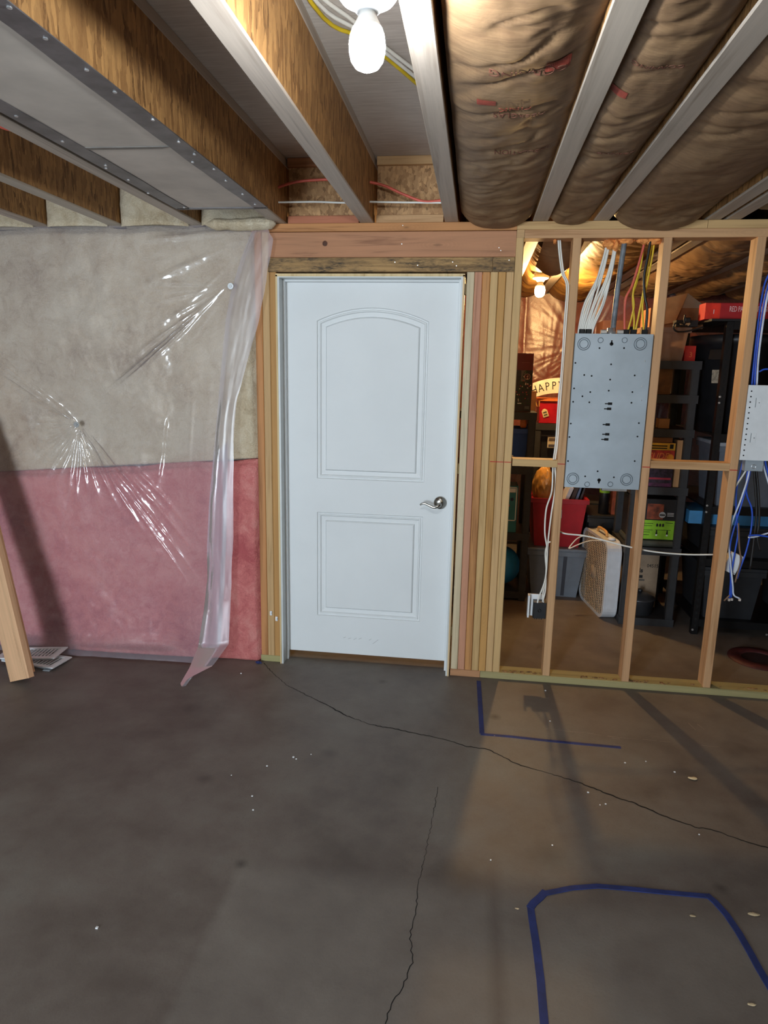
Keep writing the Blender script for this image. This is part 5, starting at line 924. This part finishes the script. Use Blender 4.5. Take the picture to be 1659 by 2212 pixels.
tape([(1034, 1471), (1037, 1520), (1041, 1585)], .022, 'short blue tape strip running from the sole plate into the room'); tape([(1038, 1586), (1100, 1591), (1200, 1602), (1341, 1615)], .016, 'long straight blue tape strip parallel to the stud wall', .0016)
tape([(1176, 2216), (1168, 2120), (1158, 2040), (1150, 1990), (1146, 1960)], .022, 'blue tape strip up the left side of the outlined shape'); tape([(1145, 1962), (1152, 1952), (1168, 1938), (1179, 1926)], .024, 'short crumpled blue tape piece at the outline corner', .0018)
tape([(1176, 1931), (1200, 1926), (1235, 1919), (1290, 1915), (1340, 1919), (1440, 1929), (1530, 1937)], .018, 'curved blue tape strip across the top of the outlined shape', .0026); tape([(1526, 1934), (1545, 1950), (1570, 1978), (1595, 2015), (1620, 2058), (1640, 2095), (1668, 2142)], .020, 'blue tape strip curving down at the right of the outlined shape', .0034)
sc2 = plain('scrap_pale', (206, 186, 150), .8)
for i, (px, py, a, lab) in enumerate(((1497, 1683, .022, 'crumpled pale leaf of debris on the open floor'), (1628, 1977, .018, 'wood chip near the right edge of the floor'), (1496, 1980, .010, 'thin wood sliver inside the outlined shape'), (1117, 1964, .007, 'tiny sliver left of the outlined shape'), (1624, 2172, .012, 'white paper scrap at the lower right floor'), (1068, 1590, .004, 'tiny white crumb by the tape corner'))):
    p = atz(px, py, 0); bm = bmesh.new(); bmesh.ops.create_icosphere(bm, subdivisions=2, radius=1); rd = random.Random(i)
    for v in bm.verts: v.co = Vector((p[0] + v.co.x * a * rd.uniform(.6, 1.1), p[1] + v.co.y * a * .5 * rd.uniform(.5, 1.1), .0015 + (v.co.z + 1) * a * .12))
    tag(MB().bm(bm).build('floor_scrap', sc2), lab, 'debris')
rd = random.Random(9); cr = MB()
for px, py in ((547, 1750), (640, 1640), (672, 1630), (634, 1636), (500, 1675), (545, 1720), (521, 1455), (1395, 1645), (1350, 1648), (1457, 1668), (1296, 1739), (1308, 1737), (1270, 1712), (1188, 1558), (1178, 1492), (1060, 1858), (1193, 1826), (1510, 1803), (577, 1655), (210, 2005)):
    p = atz(px, py, 0); s_ = rd.uniform(.002, .004); cr.box(p[0] - s_, p[0] + s_, p[1] - s_, p[1] + s_ * .6, .0003, .0003 + s_)
tag(cr.build('crumbs', white_p), 'scattered tiny white crumbs on the concrete floor', 'crumbs', kind='stuff')
p = atz(560, 1431, 0); bm = bmesh.new(); bmesh.ops.create_icosphere(bm, subdivisions=2, radius=1); rd = random.Random(3)
for v in bm.verts: v.co = Vector((p[0] + v.co.x * .022 * rd.uniform(.4, 1.1), p[1] - .012 + v.co.y * .012 * rd.uniform(.5, 1.1), .0005 + (v.co.z + 1) * .006 * rd.uniform(.5, 1.2)))
tag(MB().bm(bm).build('tape_scrap', tape_m), 'crumpled blue tape scrap by the foot of the left studs', 'tape')
for px, py, lab in ((586, 1324, 'upper left white plastic clip on the studs left of the door'), (598, 1336, 'lower right white plastic clip on the studs left of the door')):
    p = aty(px, py, 0); q = MB().rbox(p[0] - .007, p[0] + .007, -.008, -.0003, p[2] - .013, p[2] + .013, .003); q.box(p[0] - .004, p[0] + .004, -.012, -.008, p[2] - .005, p[2] + .006); tag(q.build('wall_clip', white_p), lab, 'clip')
# boards leaning at the left edge
def board(b0, t0, wdir, wd, th, label, m):
    b0, t0 = Vector(b0), Vector(t0); ax = (t0 - b0).normalized(); wv_ = Vector(wdir); wv_ = (wv_ - ax * wv_.dot(ax)).normalized(); nv = ax.cross(wv_); L_ = (t0 - b0).length
    R = Matrix((wv_, nv, ax)).transposed().to_4x4(); R.translation = b0; q = MB().box(0, wd, 0, th, 0, L_, .003, axis=2); o = q.build('leaning_board', m, origin=(0, 0, 0)); o.matrix_world = R; o['_w'] = list(b0); return tag(o, label, 'board')
board((-2.315, -.482, .002), (-2.86, -.14, 1.75), (1, -.25, 0), .14, .036, 'nearer pale timber board leaning at the left edge of the photo', board_l)
board((-2.345, -.430, .003), (-2.89, -.09, 1.78), (1, -.25, 0), .14, .034, 'second timber board just behind the nearer leaning board', board_l)
# stacked white floor registers
def register(cx, cy, z, rz, tilt, label):
    t = thing('floor_register', (cx, cy, z), label, 'vent', 'white floor registers'); m = Matrix.Translation((cx, cy, z)) @ Matrix.Rotation(rz, 4, 'Z') @ Matrix.Rotation(tilt, 4, 'Y'); W2, H2 = .165, .075
    q = MB(); A = [(-W2, -H2), (W2, -H2), (W2, H2), (-W2, H2)]; I = [(-W2 + .028, -H2 + .022), (W2 - .028, -H2 + .022), (W2 - .028, H2 - .022), (-W2 + .028, H2 - .022)]
    frame_mb(m @ Matrix.Translation((0, 0, .016)), A, I, 0, .006).build('face_frame', white_p, t); frame_mb(m, [(x * .86, y * .78) for x, y in A], [(x * .84, y * .74) for x, y in A], 0, .016).build('damper_box', galv, t)
    for k in range(14): x = -W2 + .036 + k * (2 * W2 - .072) / 13; MB().prism([(x - .003, -H2 + .022), (x + .003, -H2 + .022), (x + .003, H2 - .022), (x - .003, H2 - .022)], .015, .020, m).build('louver', white_p, t)
    MB().lathe([(.003, .0225), (0, .0235)], 8, m @ Matrix.Translation((W2 - .012, 0, 0)), cap=False).build('screw', galv, t)
register(-2.33, -.235, .001, -.12, 0, 'white floor register lying at the bottom of the stack behind the boards'); register(-2.37, -.215, .026, .10, -.04, 'white floor register lying askew on top of the other one')
tag(MB().rbox(-2.235, -2.195, -.33, -.305, .0003, .006, .002).build('floor_scrap', galv), 'small grey metal scrap in front of the floor registers', 'debris')
